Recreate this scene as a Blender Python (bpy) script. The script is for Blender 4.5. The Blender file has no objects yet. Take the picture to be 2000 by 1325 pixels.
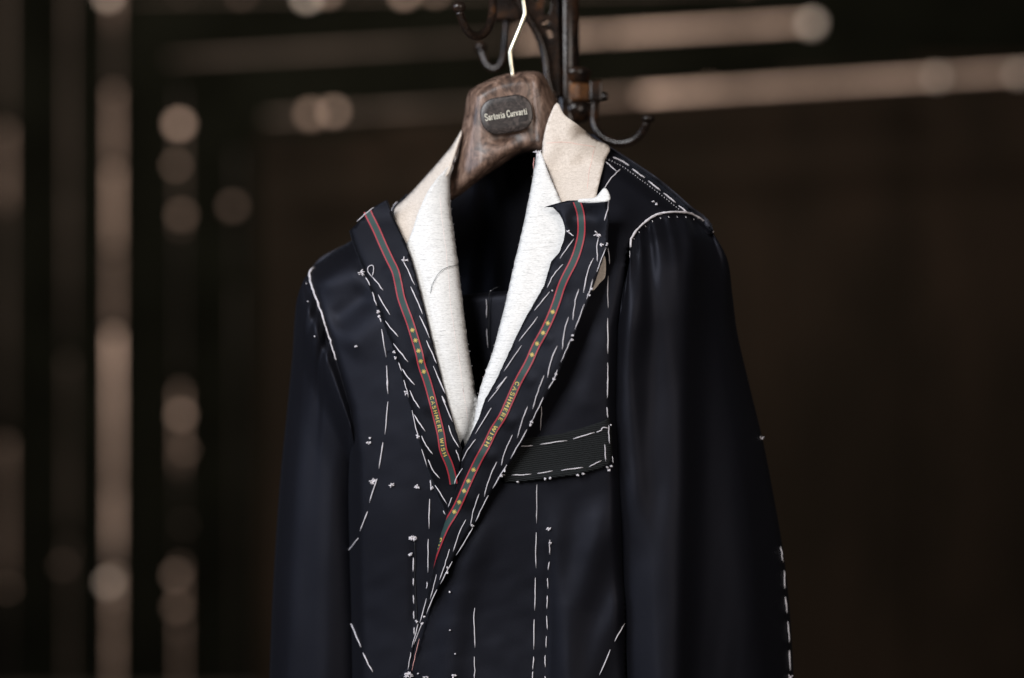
import bpy, math, random
import numpy as np
from mathutils import Vector, Matrix
from mathutils.geometry import delaunay_2d_cdt

random.seed(7)
rng = np.random.default_rng(11)
scene = bpy.context.scene
COL = scene.collection

# ------------------------------------------------------------------ camera
CAMZ = 1.45
LENS, SENSOR = 85.0, 36.0
cam = bpy.data.cameras.new('camera')
cam.lens, cam.sensor_width = LENS, SENSOR
cam.clip_start, cam.clip_end = 0.05, 60
cam.dof.use_dof = True
cam.dof.focus_distance = 2.502
cam.dof.aperture_fstop = 1.58
cam_ob = bpy.data.objects.new('camera', cam)
cam_ob.location = (0, 0, CAMZ)
cam_ob.rotation_euler = (math.pi / 2, 0, 0)
COL.objects.link(cam_ob)
scene.camera = cam_ob

# ------------------------------------------------------------------ light
world = bpy.data.worlds.new('World')
scene.world = world
world.use_nodes = True
bg = world.node_tree.nodes['Background']
bg.inputs[0].default_value = (0.62, 0.52, 0.45, 1)
bg.inputs[1].default_value = 0.035


def area(name, loc, target, size, power, color, size_y=None, spread=None):
    l = bpy.data.lights.new(name, 'AREA')
    l.energy, l.color = power, color
    l.size = size
    if size_y:
        l.shape = 'RECTANGLE'
        l.size_y = size_y
    if spread:
        l.spread = math.radians(spread)
    o = bpy.data.objects.new(name, l)
    o.location = loc
    o.rotation_euler = (Vector(target) - Vector(loc)).to_track_quat('-Z', 'Y').to_euler()
    COL.objects.link(o)
    return o


area('window_key', (-1.45, 0.25, 2.75), (-0.02, 2.5, 1.45), 1.3, 112, (0.96, 0.975, 1.0), 1.7)
area('front_soft', (1.5, 0.1, 2.1), (0.05, 2.5, 1.4), 1.4, 30, (1.0, 0.90, 0.82), 1.4)
area('side_fill', (-2.3, 1.75, 2.1), (-0.05, 2.6, 1.4), 0.9, 26, (0.70, 0.80, 1.0), 1.6)  # added cool fill for a rim on the left sleeve, not a real window
area('background_fill', (-1.0, 6.3, 4.0), (0.0, 9.0, 1.9), 0.5, 345, (1.0, 0.85, 0.73), 0.5, 160)  # added out-of-frame lamp that brightens only the background tubes

vs = scene.view_settings
vs.view_transform = 'Standard'
vs.look = 'None'
vs.exposure = 0.0
vs.gamma = 1.0

# ------------------------------------------------------------------ helpers
PXW = 2000.0
K = SENSOR / LENS / PXW                     # metres per pixel per metre of distance


def at(px, py, d):
    return Vector(((px - 1000.0) * K * d, d, CAMZ - (py - 662.5) * K * d))


def at_arr(px, py, d):
    px, py, d = np.broadcast_arrays(np.asarray(px, float), np.asarray(py, float), np.asarray(d, float))
    return np.stack([(px - 1000.0) * K * d, d, CAMZ - (py - 662.5) * K * d], -1)


def link(o, parent=None):
    COL.objects.link(o)
    if parent is not None:
        o.parent = parent
        if parent.type == 'EMPTY':
            o.matrix_parent_inverse = Matrix.Translation(-Vector(parent.location))
    return o


def mesh(name, verts, faces, mat, parent=None, smooth=True, mats=None, midx=None):
    me = bpy.data.meshes.new(name)
    me.from_pydata([tuple(v) for v in verts], [], [tuple(int(i) for i in f) for f in faces])
    for m in (mats or [mat]):
        me.materials.append(m)
    if midx is not None:
        me.polygons.foreach_set('material_index', midx)
    if smooth:
        me.polygons.foreach_set('use_smooth', [True] * len(me.polygons))
    me.update()
    o = bpy.data.objects.new(name, me)
    return link(o, parent)


def thing(name, loc, label, cat, group=None):
    o = bpy.data.objects.new(name, None)
    o.location = loc
    o.empty_display_size = 0.05
    COL.objects.link(o)
    o['label'], o['category'] = label, cat
    if group:
        o['group'] = group
    return o


def crom(pts, n=8, closed=False):
    """Catmull-Rom through 2-D or 3-D points."""
    P = np.array([tuple(p) for p in pts], float)
    if len(P) < 3 and not closed:
        return np.array([P[0] + (P[-1] - P[0]) * t for t in np.linspace(0, 1, n + 1)])
    out = []
    N = len(P)
    rngi = range(N) if closed else range(N - 1)
    for i in rngi:
        if closed:
            p0, p1, p2, p3 = P[(i - 1) % N], P[i], P[(i + 1) % N], P[(i + 2) % N]
        else:
            p1, p2 = P[i], P[i + 1]
            p0 = P[i - 1] if i > 0 else 2 * p1 - p2
            p3 = P[i + 2] if i + 2 < N else 2 * p2 - p1
        for k in range(n):
            t = k / n
            out.append(0.5 * ((2 * p1) + (-p0 + p2) * t + (2 * p0 - 5 * p1 + 4 * p2 - p3) * t * t +
                              (-p0 + 3 * p1 - 3 * p2 + p3) * t ** 3))
    if not closed:
        out.append(P[-1])
    return np.array(out)


def resample(P, step=None, n=None, closed=False):
    P = np.asarray(P, float)
    if closed:
        P = np.vstack([P, P[:1]])
    seg = np.linalg.norm(np.diff(P, axis=0), axis=1)
    s = np.concatenate([[0], np.cumsum(seg)])
    if n is None:
        n = max(2, int(round(s[-1] / step)) + 1)
    q = np.linspace(0, s[-1], n)
    R = np.stack([np.interp(q, s, P[:, k]) for k in range(P.shape[1])], -1)
    return R[:-1] if closed else R


def pl_dist(px, py, poly):
    """distance (px) to a polyline, vectorised"""
    px, py = np.asarray(px, float), np.asarray(py, float)
    P = np.array([tuple(p) for p in poly], float)
    best = np.full(px.shape, 1e9)
    for a, b in zip(P[:-1], P[1:]):
        d = b - a
        L2 = max(d @ d, 1e-9)
        t = np.clip(((px - a[0]) * d[0] + (py - a[1]) * d[1]) / L2, 0, 1)
        best = np.minimum(best, np.hypot(px - a[0] - t * d[0], py - a[1] - t * d[1]))
    return best


def sstep(x, a, b):
    t = np.clip((np.asarray(x, float) - a) / (b - a), 0, 1)
    return t * t * (3 - 2 * t)


def rnd(d, R):
    """0 deep inside, 1 right at the edge: quarter-round fall-off over R pixels"""
    u = 1 - np.clip(d / R, 0, 1)
    return 1 - np.sqrt(np.maximum(0, 1 - u * u))


def xat(py, poly):
    P = np.array([tuple(p) for p in poly], float)
    return np.interp(py, P[:, 1], P[:, 0])


def ridge(px, py, poly, w, amp, ends=0.28):
    """crease along a polyline that dies away softly at both ends"""
    px, py = np.asarray(px, float), np.asarray(py, float)
    P = np.array([tuple(p) for p in poly], float)
    L = np.concatenate([[0], np.cumsum(np.linalg.norm(np.diff(P, axis=0), axis=1))])
    best, par = np.full(px.shape, 1e9), np.zeros(px.shape)
    for i, (a, b) in enumerate(zip(P[:-1], P[1:])):
        d = b - a
        t = np.clip(((px - a[0]) * d[0] + (py - a[1]) * d[1]) / (d @ d), 0, 1)
        r = np.hypot(px - a[0] - t * d[0], py - a[1] - t * d[1])
        m = r < best
        best = np.where(m, r, best)
        par = np.where(m, (L[i] + t * (L[i + 1] - L[i])) / L[-1], par)
    off = P[-1, 1] > 1300
    k = sstep(par, 0, ends) * (1 if off else 1 - sstep(par, 1 - ends, 1))
    return amp * k * np.exp(-(best / w) ** 2)


def inside(px, py, poly):
    P = np.asarray(poly)
    c = np.zeros(px.shape, bool)
    j = len(P) - 1
    for i in range(len(P)):
        xi, yi, xj, yj = P[i, 0], P[i, 1], P[j, 0], P[j, 1]
        if yi != yj:
            hit = ((yi > py) != (yj > py)) & (px < (xj - xi) * (py - yi) / (yj - yi) + xi)
            c ^= hit
        j = i
    return c


def panel(name, outline, depth, mat, parent, step=7, thick=0.0012, smooth_out=True, rag=0.0):
    """a piece of cloth: outline in frontal pattern coordinates, depth(px,py) its drape"""
    O = crom(outline, 6, closed=True) if smooth_out else np.array(outline, float)
    O = resample(O, step=step, closed=True)
    if rag:
        O = O + rng.normal(0, rag, O.shape)
    x0, y0 = O.min(0)
    x1, y1 = O.max(0)
    gx, gy = np.meshgrid(np.arange(x0, x1, step), np.arange(y0, y1, step * 0.87))
    gx = gx + (np.arange(gx.shape[0]) % 2)[:, None] * step * 0.5
    gx, gy = gx.ravel(), gy.ravel()
    m = inside(gx, gy, O)
    gx, gy = gx[m], gy[m]
    m = pl_dist(gx, gy, np.vstack([O, O[:1]])) > step * 0.45
    gx, gy = gx[m], gy[m]
    n = len(O)
    co = [Vector((a, b)) for a, b in O] + [Vector((a, b)) for a, b in zip(gx, gy)]
    v, e, f, *_ = delaunay_2d_cdt(co, [(i, (i + 1) % n) for i in range(n)], [list(range(n))], 1, 1e-4)
    A = np.array([tuple(p) for p in v])
    D = depth(A[:, 0], A[:, 1])
    W = at_arr(A[:, 0], A[:, 1], D)
    F = []
    for t in f:
        a, b, c = t[0], t[1], t[2]
        cr = (A[b, 0] - A[a, 0]) * (A[c, 1] - A[a, 1]) - (A[b, 1] - A[a, 1]) * (A[c, 0] - A[a, 0])
        F.append(tuple(t) if cr < 0 else tuple(reversed(t)))       # pixel y runs down
    o = mesh(name, W, F, mat, parent)
    if thick:
        s = o.modifiers.new('cloth_thickness', 'SOLIDIFY')
        s.thickness, s.offset = thick, -1
    return o


def tube_data(P, r, sides=6, taper=0.75, cap=True):
    P = [Vector(p) for p in P]
    n = len(P)
    R = r if hasattr(r, '__len__') else [r] * n
    V, F = [], []
    up = None
    for i, p in enumerate(P):
        t = (P[min(i + 1, n - 1)] - P[max(i - 1, 0)]).normalized()
        if up is None:
            a = Vector((0, 0, 1)) if abs(t.z) < 0.9 else Vector((1, 0, 0))
            u = t.cross(a).normalized()
        else:
            u = (up - t * up.dot(t)).normalized()
        up = u
        w = t.cross(u)
        for k in range(sides):
            a = 2 * math.pi * k / sides
            V.append(p + (u * math.cos(a) + w * math.sin(a)) * R[i])
    for i in range(n - 1):
        for k in range(sides):
            a, b = i * sides + k, i * sides + (k + 1) % sides
            F.append((a, b, b + sides, a + sides))
    if cap:
        F.append(tuple(range(sides - 1, -1, -1)))
        F.append(tuple((n - 1) * sides + k for k in range(sides)))
    return V, F


def merge(parts):
    V, F = [], []
    for v, f in parts:
        o = len(V)
        V += list(v)
        F += [tuple(i + o for i in q) for q in f]
    return V, F


def tube(name, P, r, mat, parent, sides=10):
    v, f = tube_data(P, r, sides)
    return mesh(name, v, f, mat, parent)


def lathe_data(profile, segs=24, centre=(0, 0, 0), axis='Z', rot=0.0):
    V, F = [], []
    c = Vector(centre)
    for r, h in profile:
        for k in range(segs):
            a = 2 * math.pi * k / segs + rot
            if axis == 'Z':
                p = Vector((r * math.cos(a), r * math.sin(a), h))
            elif axis == 'X':
                p = Vector((h, r * math.cos(a), r * math.sin(a)))
            else:
                p = Vector((r * math.cos(a), -h, r * math.sin(a)))
            V.append(c + p)
    n = len(profile)
    for i in range(n - 1):
        for k in range(segs):
            a, b = i * segs + k, i * segs + (k + 1) % segs
            F.append((a, b, b + segs, a + segs))
    F.append(tuple(range(segs - 1, -1, -1)))
    F.append(tuple((n - 1) * segs + k for k in range(segs)))
    return V, F


def sphere_prof(r, n=8, sq=1.0):
    return [(max(1e-5, r * math.sin(math.pi * i / n)), -r * sq * math.cos(math.pi * i / n)) for i in range(n + 1)]


# ------------------------------------------------------------------ materials
def new_mat(name):
    m = bpy.data.materials.new(name)
    m.use_nodes = True
    nt = m.node_tree
    return m, nt, nt.nodes['Principled BSDF']


def N(nt, kind, **kw):
    n = nt.nodes.new(kind)
    for k, v in kw.items():
        setattr(n, k, v)
    return n


def coords(nt, scale=(1, 1, 1), rot=(0, 0, 0)):
    tc = N(nt, 'ShaderNodeTexCoord')
    mp = N(nt, 'ShaderNodeMapping')
    mp.inputs['Scale'].default_value = scale
    mp.inputs['Rotation'].default_value = rot
    nt.links.new(tc.outputs['Object'], mp.inputs['Vector'])
    return mp.outputs['Vector']


def noise(nt, vec, scale, detail=3, rough=0.55, dist=0.0):
    n = N(nt, 'ShaderNodeTexNoise')
    n.inputs['Scale'].default_value = scale
    n.inputs['Detail'].default_value = detail
    n.inputs['Roughness'].default_value = rough
    n.inputs['Distortion'].default_value = dist
    nt.links.new(vec, n.inputs['Vector'])
    return n.outputs['Fac']


def ramp(nt, fac, stops):
    r = N(nt, 'ShaderNodeValToRGB')
    e = r.color_ramp.elements
    while len(e) < len(stops):
        e.new(0.5)
    for el, (p, c) in zip(e, stops):
        el.position = p
        el.color = (*c, 1) if len(c) == 3 else c
    nt.links.new(fac, r.inputs['Fac'])
    return r.outputs['Color']


def mixc(nt, a, b, fac, mode='MIX'):
    m = N(nt, 'ShaderNodeMix', data_type='RGBA', blend_type=mode)
    for sock, v in ((m.inputs[6], a), (m.inputs[7], b)):
        if hasattr(v, 'links'):
            nt.links.new(v, sock)
        else:
            sock.default_value = (*v, 1)
    if hasattr(fac, 'links'):
        nt.links.new(fac, m.inputs[0])
    else:
        m.inputs[0].default_value = fac
    return m.outputs[2]


def bump(nt, bs, height, strength, dist):
    b = N(nt, 'ShaderNodeBump')
    b.inputs['Strength'].default_value = strength
    b.inputs['Distance'].default_value = dist
    nt.links.new(height, b.inputs['Height'])
    nt.links.new(b.outputs['Normal'], bs.inputs['Normal'])


def mat_plain(name, col, rough=0.6, metal=0.0, var=0.15, scale=40):
    m, nt, bs = new_mat(name)
    v = noise(nt, coords(nt), scale)
    lo = tuple(c * (1 - var) for c in col)
    hi = tuple(min(1, c * (1 + var)) for c in col)
    nt.links.new(ramp(nt, v, [(0.3, lo), (0.7, hi)]), bs.inputs['Base Color'])
    bs.inputs['Roughness'].default_value = rough
    bs.inputs['Metallic'].default_value = metal
    return m


def mat_wool(name, col, sheen, spec=0.35, rough=0.5):
    m, nt, bs = new_mat(name)
    vec = coords(nt, (1, 1, 1))
    f1 = noise(nt, coords(nt, (800, 800, 2000), (0, 0.7, 0)), 1.0, 2)
    f2 = noise(nt, vec, 260, 3, 0.7)
    c = ramp(nt, f1, [(0.3, tuple(x * 0.62 for x in col)), (0.7, tuple(x * 1.45 for x in col))])
    c = mixc(nt, c, tuple(x * 1.25 for x in col), f2)
    nt.links.new(c, bs.inputs['Base Color'])
    bs.inputs['Roughness'].default_value = rough
    bs.inputs['Specular IOR Level'].default_value = spec
    bs.inputs['Sheen Weight'].default_value = sheen
    bs.inputs['Sheen Roughness'].default_value = 0.38
    bs.inputs['Sheen Tint'].default_value = (0.7, 0.78, 1.0, 1)
    bs.inputs['Specular Tint'].default_value = (0.76, 0.79, 1.0, 1)
    bump(nt, bs, f1, 0.3, 0.0005)
    return m


def mat_canvas(name, ang):
    m, nt, bs = new_mat(name)
    rot = (0, ang, 0)
    weft = noise(nt, coords(nt, (75, 75, 850), rot), 1.0, 3, 0.7)
    fine = noise(nt, coords(nt, (350, 350, 1500), rot), 1.0, 2)
    slub = ramp(nt, weft, [(0.30, (0.30, 0.29, 0.275)), (0.40, (0.61, 0.595, 0.57)), (0.6, (0.735, 0.715, 0.685))])
    c = mixc(nt, slub, ramp(nt, fine, [(0.3, (0.36, 0.355, 0.345)), (0.55, (0.75, 0.735, 0.715))]), 0.42)
    nt.links.new(c, bs.inputs['Base Color'])
    bs.inputs['Roughness'].default_value = 0.85
    bs.inputs['Specular IOR Level'].default_value = 0.15
    bump(nt, bs, weft, 0.5, 0.0012)
    return m


def mat_linen():
    m, nt, bs = new_mat('linen')
    a = noise(nt, coords(nt, (260, 260, 1500), (0, 0.75, 0)), 1.0, 2, 0.7)
    b = noise(nt, coords(nt, (1500, 1500, 260), (0, 0.75, 0)), 1.0, 2, 0.7)
    ca = ramp(nt, a, [(0.34, (0.44, 0.375, 0.315)), (0.60, (0.71, 0.63, 0.555))])
    cb = ramp(nt, b, [(0.34, (0.46, 0.39, 0.33)), (0.60, (0.73, 0.65, 0.575))])
    nt.links.new(mixc(nt, ca, cb, 0.5), bs.inputs['Base Color'])
    bs.inputs['Roughness'].default_value = 0.85
    bs.inputs['Specular IOR Level'].default_value = 0.15
    bump(nt, bs, a, 0.35, 0.0008)
    return m


def mat_grosgrain():
    m, nt, bs = new_mat('ribbed_facing')
    w = N(nt, 'ShaderNodeTexWave', bands_direction='Z')
    w.inputs['Scale'].default_value = 160
    w.inputs['Distortion'].default_value = 1.4
    w.inputs['Detail'].default_value = 2
    w.inputs['Detail Scale'].default_value = 2.5
    nt.links.new(coords(nt, (1, 1, 1), (0, -0.12, 0)), w.inputs['Vector'])
    fl = noise(nt, coords(nt, (500, 500, 900)), 1.0, 2)
    c = ramp(nt, w.outputs['Fac'], [(0.2, (0.003, 0.0031, 0.0036)), (0.8, (0.0095, 0.0102, 0.0112))])
    c = mixc(nt, c, (0.012, 0.014, 0.014), fl)
    nt.links.new(c, bs.inputs['Base Color'])
    bs.inputs['Roughness'].default_value = 0.75
    bs.inputs['Specular IOR Level'].default_value = 0.2
    bump(nt, bs, w.outputs['Fac'], 0.7, 0.0012)
    return m


def mat_wood():
    m, nt, bs = new_mat('walnut_burl')
    v = coords(nt, (1.2, 1.2, 0.75), (0, 0.25, 0))
    burl = noise(nt, v, 38, 6, 0.6, 2.6)
    fine = noise(nt, coords(nt, (260, 260, 60)), 1.0, 4, 0.7, 0.6)
    c = ramp(nt, burl, [(0.30, (0.014, 0.008, 0.006)), (0.41, (0.075, 0.043, 0.030)),
                        (0.53, (0.20, 0.122, 0.087)), (0.70, (0.34, 0.23, 0.175))])
    c = mixc(nt, c, (0.075, 0.05, 0.04), ramp(nt, fine, [(0.35, (0, 0, 0)), (0.75, (0.7, 0.7, 0.7))]))
    nt.links.new(c, bs.inputs['Base Color'])
    bs.inputs['Roughness'].default_value = 0.42
    bs.inputs['Specular IOR Level'].default_value = 0.45
    bs.inputs['Coat Weight'].default_value = 0.1
    bs.inputs['Coat Roughness'].default_value = 0.3
    bump(nt, bs, burl, 0.12, 0.002)
    return m


def mat_plaque():
    m, nt, bs = new_mat('dark_burl_plaque')
    f = noise(nt, coords(nt, (1, 1, 1.3)), 62, 5, 0.55, 3.5)
    c = ramp(nt, f, [(0.35, (0.012, 0.009, 0.008)), (0.5, (0.032, 0.024, 0.021)), (0.66, (0.07, 0.054, 0.048))])
    nt.links.new(c, bs.inputs['Base Color'])
    bs.inputs['Roughness'].default_value = 0.36
    return m


def mat_iron():
    m, nt, bs = new_mat('old_cast_iron')
    f = noise(nt, coords(nt), 55, 5, 0.65)
    g = noise(nt, coords(nt), 240, 4, 0.7)
    c = ramp(nt, f, [(0.36, (0.008, 0.006, 0.005)), (0.55, (0.022, 0.013, 0.009)), (0.74, (0.075, 0.032, 0.014))])
    nt.links.new(c, bs.inputs['Base Color'])
    r = ramp(nt, g, [(0.3, (0.13, 0.13, 0.13)), (0.7, (0.27, 0.27, 0.27))])
    nt.links.new(r, bs.inputs['Roughness'])
    bs.inputs['Metallic'].default_value = 0.1
    bs.inputs['Specular IOR Level'].default_value = 0.38
    bump(nt, bs, g, 0.14, 0.0008)
    return m


def mat_rust():
    m, nt, bs = new_mat('rusty_nut')
    f = noise(nt, coords(nt), 120, 5, 0.7)
    c = ramp(nt, f, [(0.33, (0.05, 0.024, 0.012)), (0.5, (0.11, 0.043, 0.012)), (0.7, (0.20, 0.08, 0.022))])
    nt.links.new(c, bs.inputs['Base Color'])
    bs.inputs['Roughness'].default_value = 0.6
    bs.inputs['Metallic'].default_value = 0.2
    bump(nt, bs, f, 0.4, 0.001)
    return m


def mat_pipe(name, col, rough=0.6):
    m, nt, bs = new_mat(name)
    f = noise(nt, coords(nt, (3, 3, 3)), 1.0, 3, 0.6)
    g = noise(nt, coords(nt, (1, 1, 1)), 16, 3, 0.6)
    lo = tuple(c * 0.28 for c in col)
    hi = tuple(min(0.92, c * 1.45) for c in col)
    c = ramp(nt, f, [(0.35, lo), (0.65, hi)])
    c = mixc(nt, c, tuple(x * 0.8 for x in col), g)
    nt.links.new(c, bs.inputs['Base Color'])
    bs.inputs['Roughness'].default_value = rough
    bs.inputs['Specular IOR Level'].default_value = 0.05
    return m


def mat_wall(name='brown_board', k=1.0, g=(1, 1, 1)):
    m, nt, bs = new_mat(name)
    f = noise(nt, coords(nt, (1, 1, 0.35)), 2.0, 4, 0.55)
    g = noise(nt, coords(nt, (7, 7, 0.6)), 1.0, 3, 0.6)
    c = ramp(nt, f, [(0.32, (0.0034, 0.0029, 0.0023)), (0.5, (0.0072, 0.0057, 0.0043)), (0.68, (0.0150, 0.0104, 0.0076))])
    c = mixc(nt, c, (0.0058, 0.0046, 0.0035), g)
    nt.links.new(c, bs.inputs['Base Color'])
    bs.inputs['Roughness'].default_value = 0.85
    bs.inputs['Specular IOR Level'].default_value = 0.0
    return m


WOOL = mat_wool('navy_wool', (0.0033, 0.0032, 0.0043), 0.028, 0.175, 0.52)
WOOL_IN = mat_wool('navy_wool_inside', (0.013, 0.0125, 0.015), 0.06, 0.3)
SATIN = mat_wool('black_lapel_cloth', (0.0036, 0.0035, 0.0042), 0.02, 0.13, 0.52)
CANVAS_R = mat_canvas('hair_canvas', 0.30)
CANVAS_L = mat_canvas('hair_canvas_bias', -0.38)
LINEN = mat_linen()
RIBBED = mat_grosgrain()
THREAD = mat_plain('basting_cotton', (0.62, 0.585, 0.61), 0.9, 0, 0.06, 900)
CHALK = mat_plain('red_chalk', (0.70, 0.36, 0.33), 0.95, 0, 0.12, 500)
CHALKPALE = mat_plain('faded_chalk', (0.78, 0.50, 0.44), 0.95, 0, 0.12, 500)
CHALKFAINT = mat_plain('faint_chalk', (0.80, 0.67, 0.63), 0.95, 0, 0.12, 500)
PENCIL = mat_plain('grey_thread', (0.06, 0.075, 0.07), 0.8, 0, 0.2, 300)
BLACKTHREAD = mat_plain('black_thread', (0.004, 0.004, 0.005), 0.7, 0, 0.2, 300)
GREEN = mat_plain('green_ribbon', (0.009, 0.034, 0.030), 0.7, 0, 0.12, 900)
RED = mat_plain('red_selvedge', (0.27, 0.012, 0.022), 0.6, 0, 0.15, 900)
YELLOW = mat_plain('yellow_yarn', (0.50, 0.37, 0.085), 0.6, 0, 0.15, 1500)
WOOD = mat_wood()
PLAQUE = mat_plaque()
GILT = mat_plain('pale_gilt', (0.78, 0.74, 0.62), 0.38, 0.25, 0.05, 900)
BRASS = mat_plain('pale_brass', (0.80, 0.74, 0.57), 0.28, 1.0, 0.05, 60)
IRON = mat_iron()
RUST = mat_rust()
WALL = mat_plain('green_black_plaster', (0.0026, 0.0028, 0.0020), 0.95, 0, 0.3, 3)
WALL.node_tree.nodes['Principled BSDF'].inputs['Specular IOR Level'].default_value = 0.0
BOARD = mat_wall()
FLOOR = mat_plain('dark_floor', (0.02, 0.017, 0.014), 0.7, 0, 0.3, 3)

# ------------------------------------------------------------------ setting
def structure(o):
    o['kind'] = 'structure'
    return o


structure(mesh('floor', [(-6, -2, 0), (6, -2, 0), (6, 10.0, 0), (-6, 10.0, 0)], [(0, 1, 2, 3)], FLOOR, smooth=False))
structure(mesh('wall', [(-6, 10.0, 0.002), (6, 10.0, 0.002), (6, 10.0, 4.6), (-6, 10.0, 4.6)], [(0, 3, 2, 1)], WALL, smooth=False))

# tall brown board partition standing in front of the wall, right of the tubes
bc = at(1300, 662.5, 9.6)
part = thing('board_partition', (bc.x, bc.y, 0), 'dark brown board partition behind and to the right of the jacket', 'partition')
bx = [at(p, 0, 9.6).x for p in (505, 760, 1015, 1270, 1525, 1780, 2035, 2290)]
ztop = at(0, 262, 9.6).z
for k in range(len(bx) - 1):
    x0, x1, y0, z1 = bx[k] + 0.002, bx[k + 1] - 0.002, 9.6 + (k % 2) * 0.012, ztop + k * 0.06
    V = [(x0, y0, 0.003), (x1, y0, 0.003), (x1, y0, z1), (x0, y0, z1), (x0, y0 + .03, 0.003), (x1, y0 + .03, 0.003), (x1, y0 + .03, z1), (x0, y0 + .03, z1)]
    mesh('board', V, [(0, 1, 2, 3), (5, 4, 7, 6), (3, 2, 6, 7), (4, 0, 3, 7), (1, 5, 6, 2)], BOARD, part, smooth=False)

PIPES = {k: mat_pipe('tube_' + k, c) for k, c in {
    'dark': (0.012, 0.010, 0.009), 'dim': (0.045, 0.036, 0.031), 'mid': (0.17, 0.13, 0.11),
    'pale': (0.32, 0.245, 0.205), 'bright': (0.52, 0.405, 0.345), 'glint_pale': (0.82, 0.68, 0.60)}.items()}  # tube colours carry the lit and unlit lengths and the glints


def pipe(name, label, pts, tones, knobs, r, depth=9.0, group=None, fr=None):
    """old tube standing far behind: pts = two ends in pattern coordinates, tones = lengths with the fall of light painted in"""
    A, B = at(*pts[0], depth), at(*pts[1], depth)
    low = A if A.z < B.z else B
    t = thing(name, tuple(low), label, 'pipe', group)
    rm = r * 0.36 * K * depth
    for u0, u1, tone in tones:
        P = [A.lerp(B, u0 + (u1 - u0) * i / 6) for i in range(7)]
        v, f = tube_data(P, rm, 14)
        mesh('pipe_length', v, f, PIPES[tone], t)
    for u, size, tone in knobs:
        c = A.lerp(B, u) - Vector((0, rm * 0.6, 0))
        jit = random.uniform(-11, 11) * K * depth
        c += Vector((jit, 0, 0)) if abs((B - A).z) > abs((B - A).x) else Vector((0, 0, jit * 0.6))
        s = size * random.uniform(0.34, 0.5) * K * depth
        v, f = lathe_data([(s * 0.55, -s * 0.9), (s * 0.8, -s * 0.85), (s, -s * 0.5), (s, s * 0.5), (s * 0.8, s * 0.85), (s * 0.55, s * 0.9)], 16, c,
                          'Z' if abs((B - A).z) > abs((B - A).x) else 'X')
        mesh('glint_knob', v, f, PIPES[tone], t)  # added knob, its pale colour stands in for a glint
    return t


G1, G2 = 'upright tubes in the dark background', 'level tubes in the dark background'


def vp(x, y0, y1, tones, knobs, r, label, depth=9.0):
    f = lambda y: (y - y0) / (y1 - y0)
    pipe('upright_tube', label, ((x, y0), (x, y1)), [(f(a), f(b), t) for a, b, t in tones],
         [(f(y), s, t) for y, s, t in knobs], r, depth, G1)


YB = 662.5 + CAMZ / (K * 9.0)
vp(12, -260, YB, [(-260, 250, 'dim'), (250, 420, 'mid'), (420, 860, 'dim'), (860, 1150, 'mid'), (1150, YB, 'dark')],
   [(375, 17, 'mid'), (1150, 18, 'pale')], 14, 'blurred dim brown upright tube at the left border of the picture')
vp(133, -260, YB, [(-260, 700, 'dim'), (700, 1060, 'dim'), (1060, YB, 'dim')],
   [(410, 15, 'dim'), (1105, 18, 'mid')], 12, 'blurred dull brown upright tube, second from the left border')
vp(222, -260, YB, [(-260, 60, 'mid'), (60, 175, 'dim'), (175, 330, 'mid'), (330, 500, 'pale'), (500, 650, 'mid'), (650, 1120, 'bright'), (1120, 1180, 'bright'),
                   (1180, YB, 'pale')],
   [(-6, 26, 'glint_pale'), (1140, 27, 'glint_pale')], 15, 'brightest blurred upright tube with pale lit lengths painted in, third from left')
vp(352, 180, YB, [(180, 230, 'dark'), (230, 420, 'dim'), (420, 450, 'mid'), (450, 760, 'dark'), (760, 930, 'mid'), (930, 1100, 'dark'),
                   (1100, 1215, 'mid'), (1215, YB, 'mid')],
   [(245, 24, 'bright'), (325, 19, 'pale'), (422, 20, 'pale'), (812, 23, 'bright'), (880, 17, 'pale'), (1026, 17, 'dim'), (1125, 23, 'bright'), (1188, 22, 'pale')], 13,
   'blurred upright tube with a broken row of pale painted glints, fourth from left')
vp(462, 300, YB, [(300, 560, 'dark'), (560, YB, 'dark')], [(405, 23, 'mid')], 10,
   'faint blurred upright tube carrying one brown painted glint, nearest the jacket')


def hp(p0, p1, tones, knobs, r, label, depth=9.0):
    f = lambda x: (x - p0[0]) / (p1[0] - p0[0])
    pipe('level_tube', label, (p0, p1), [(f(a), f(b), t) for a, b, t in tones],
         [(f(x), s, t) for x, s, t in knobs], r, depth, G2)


hp((250, -4), (1500, -26), [(250, 1500, 'dim')], [(356, 18, 'dim'), (472, 24, 'mid'), (600, 26, 'glint_pale'), (640, 24, 'bright'), (790, 22, 'bright'), (850, 20, 'pale'), (1460, 17, 'mid')], 8,
   'blurred level tube with pale round painted glints along the top edge', 8.95)
hp((330, 118), (1600, 44), [(330, 1010, 'dim'), (1010, 1200, 'bright'), (1200, 1590, 'bright')], [(1586, 27, 'glint_pale')], 15,
   'pale blurred level tube ending at a bright round painted glint right of the stand')
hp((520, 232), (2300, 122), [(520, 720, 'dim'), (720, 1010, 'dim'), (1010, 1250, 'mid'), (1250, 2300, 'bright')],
   [(608, 24, 'pale'), (652, 26, 'bright'), (1385, 16, 'pale'), (1830, 21, 'glint_pale'), (1990, 24, 'glint_pale')], 15,
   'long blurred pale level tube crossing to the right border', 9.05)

# ------------------------------------------------------------------ coat stand
POLE_D = 2.745
pc = at(1108, 300, POLE_D)
stand = thing('coat_stand', (pc.x, pc.y, 0), 'old dark cast iron coat stand with curled hooks behind the hanger', 'coat stand')
pr = 23 * K * POLE_D


def zpx(py, d=POLE_D):
    return CAMZ - (py - 662.5) * K * d


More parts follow.
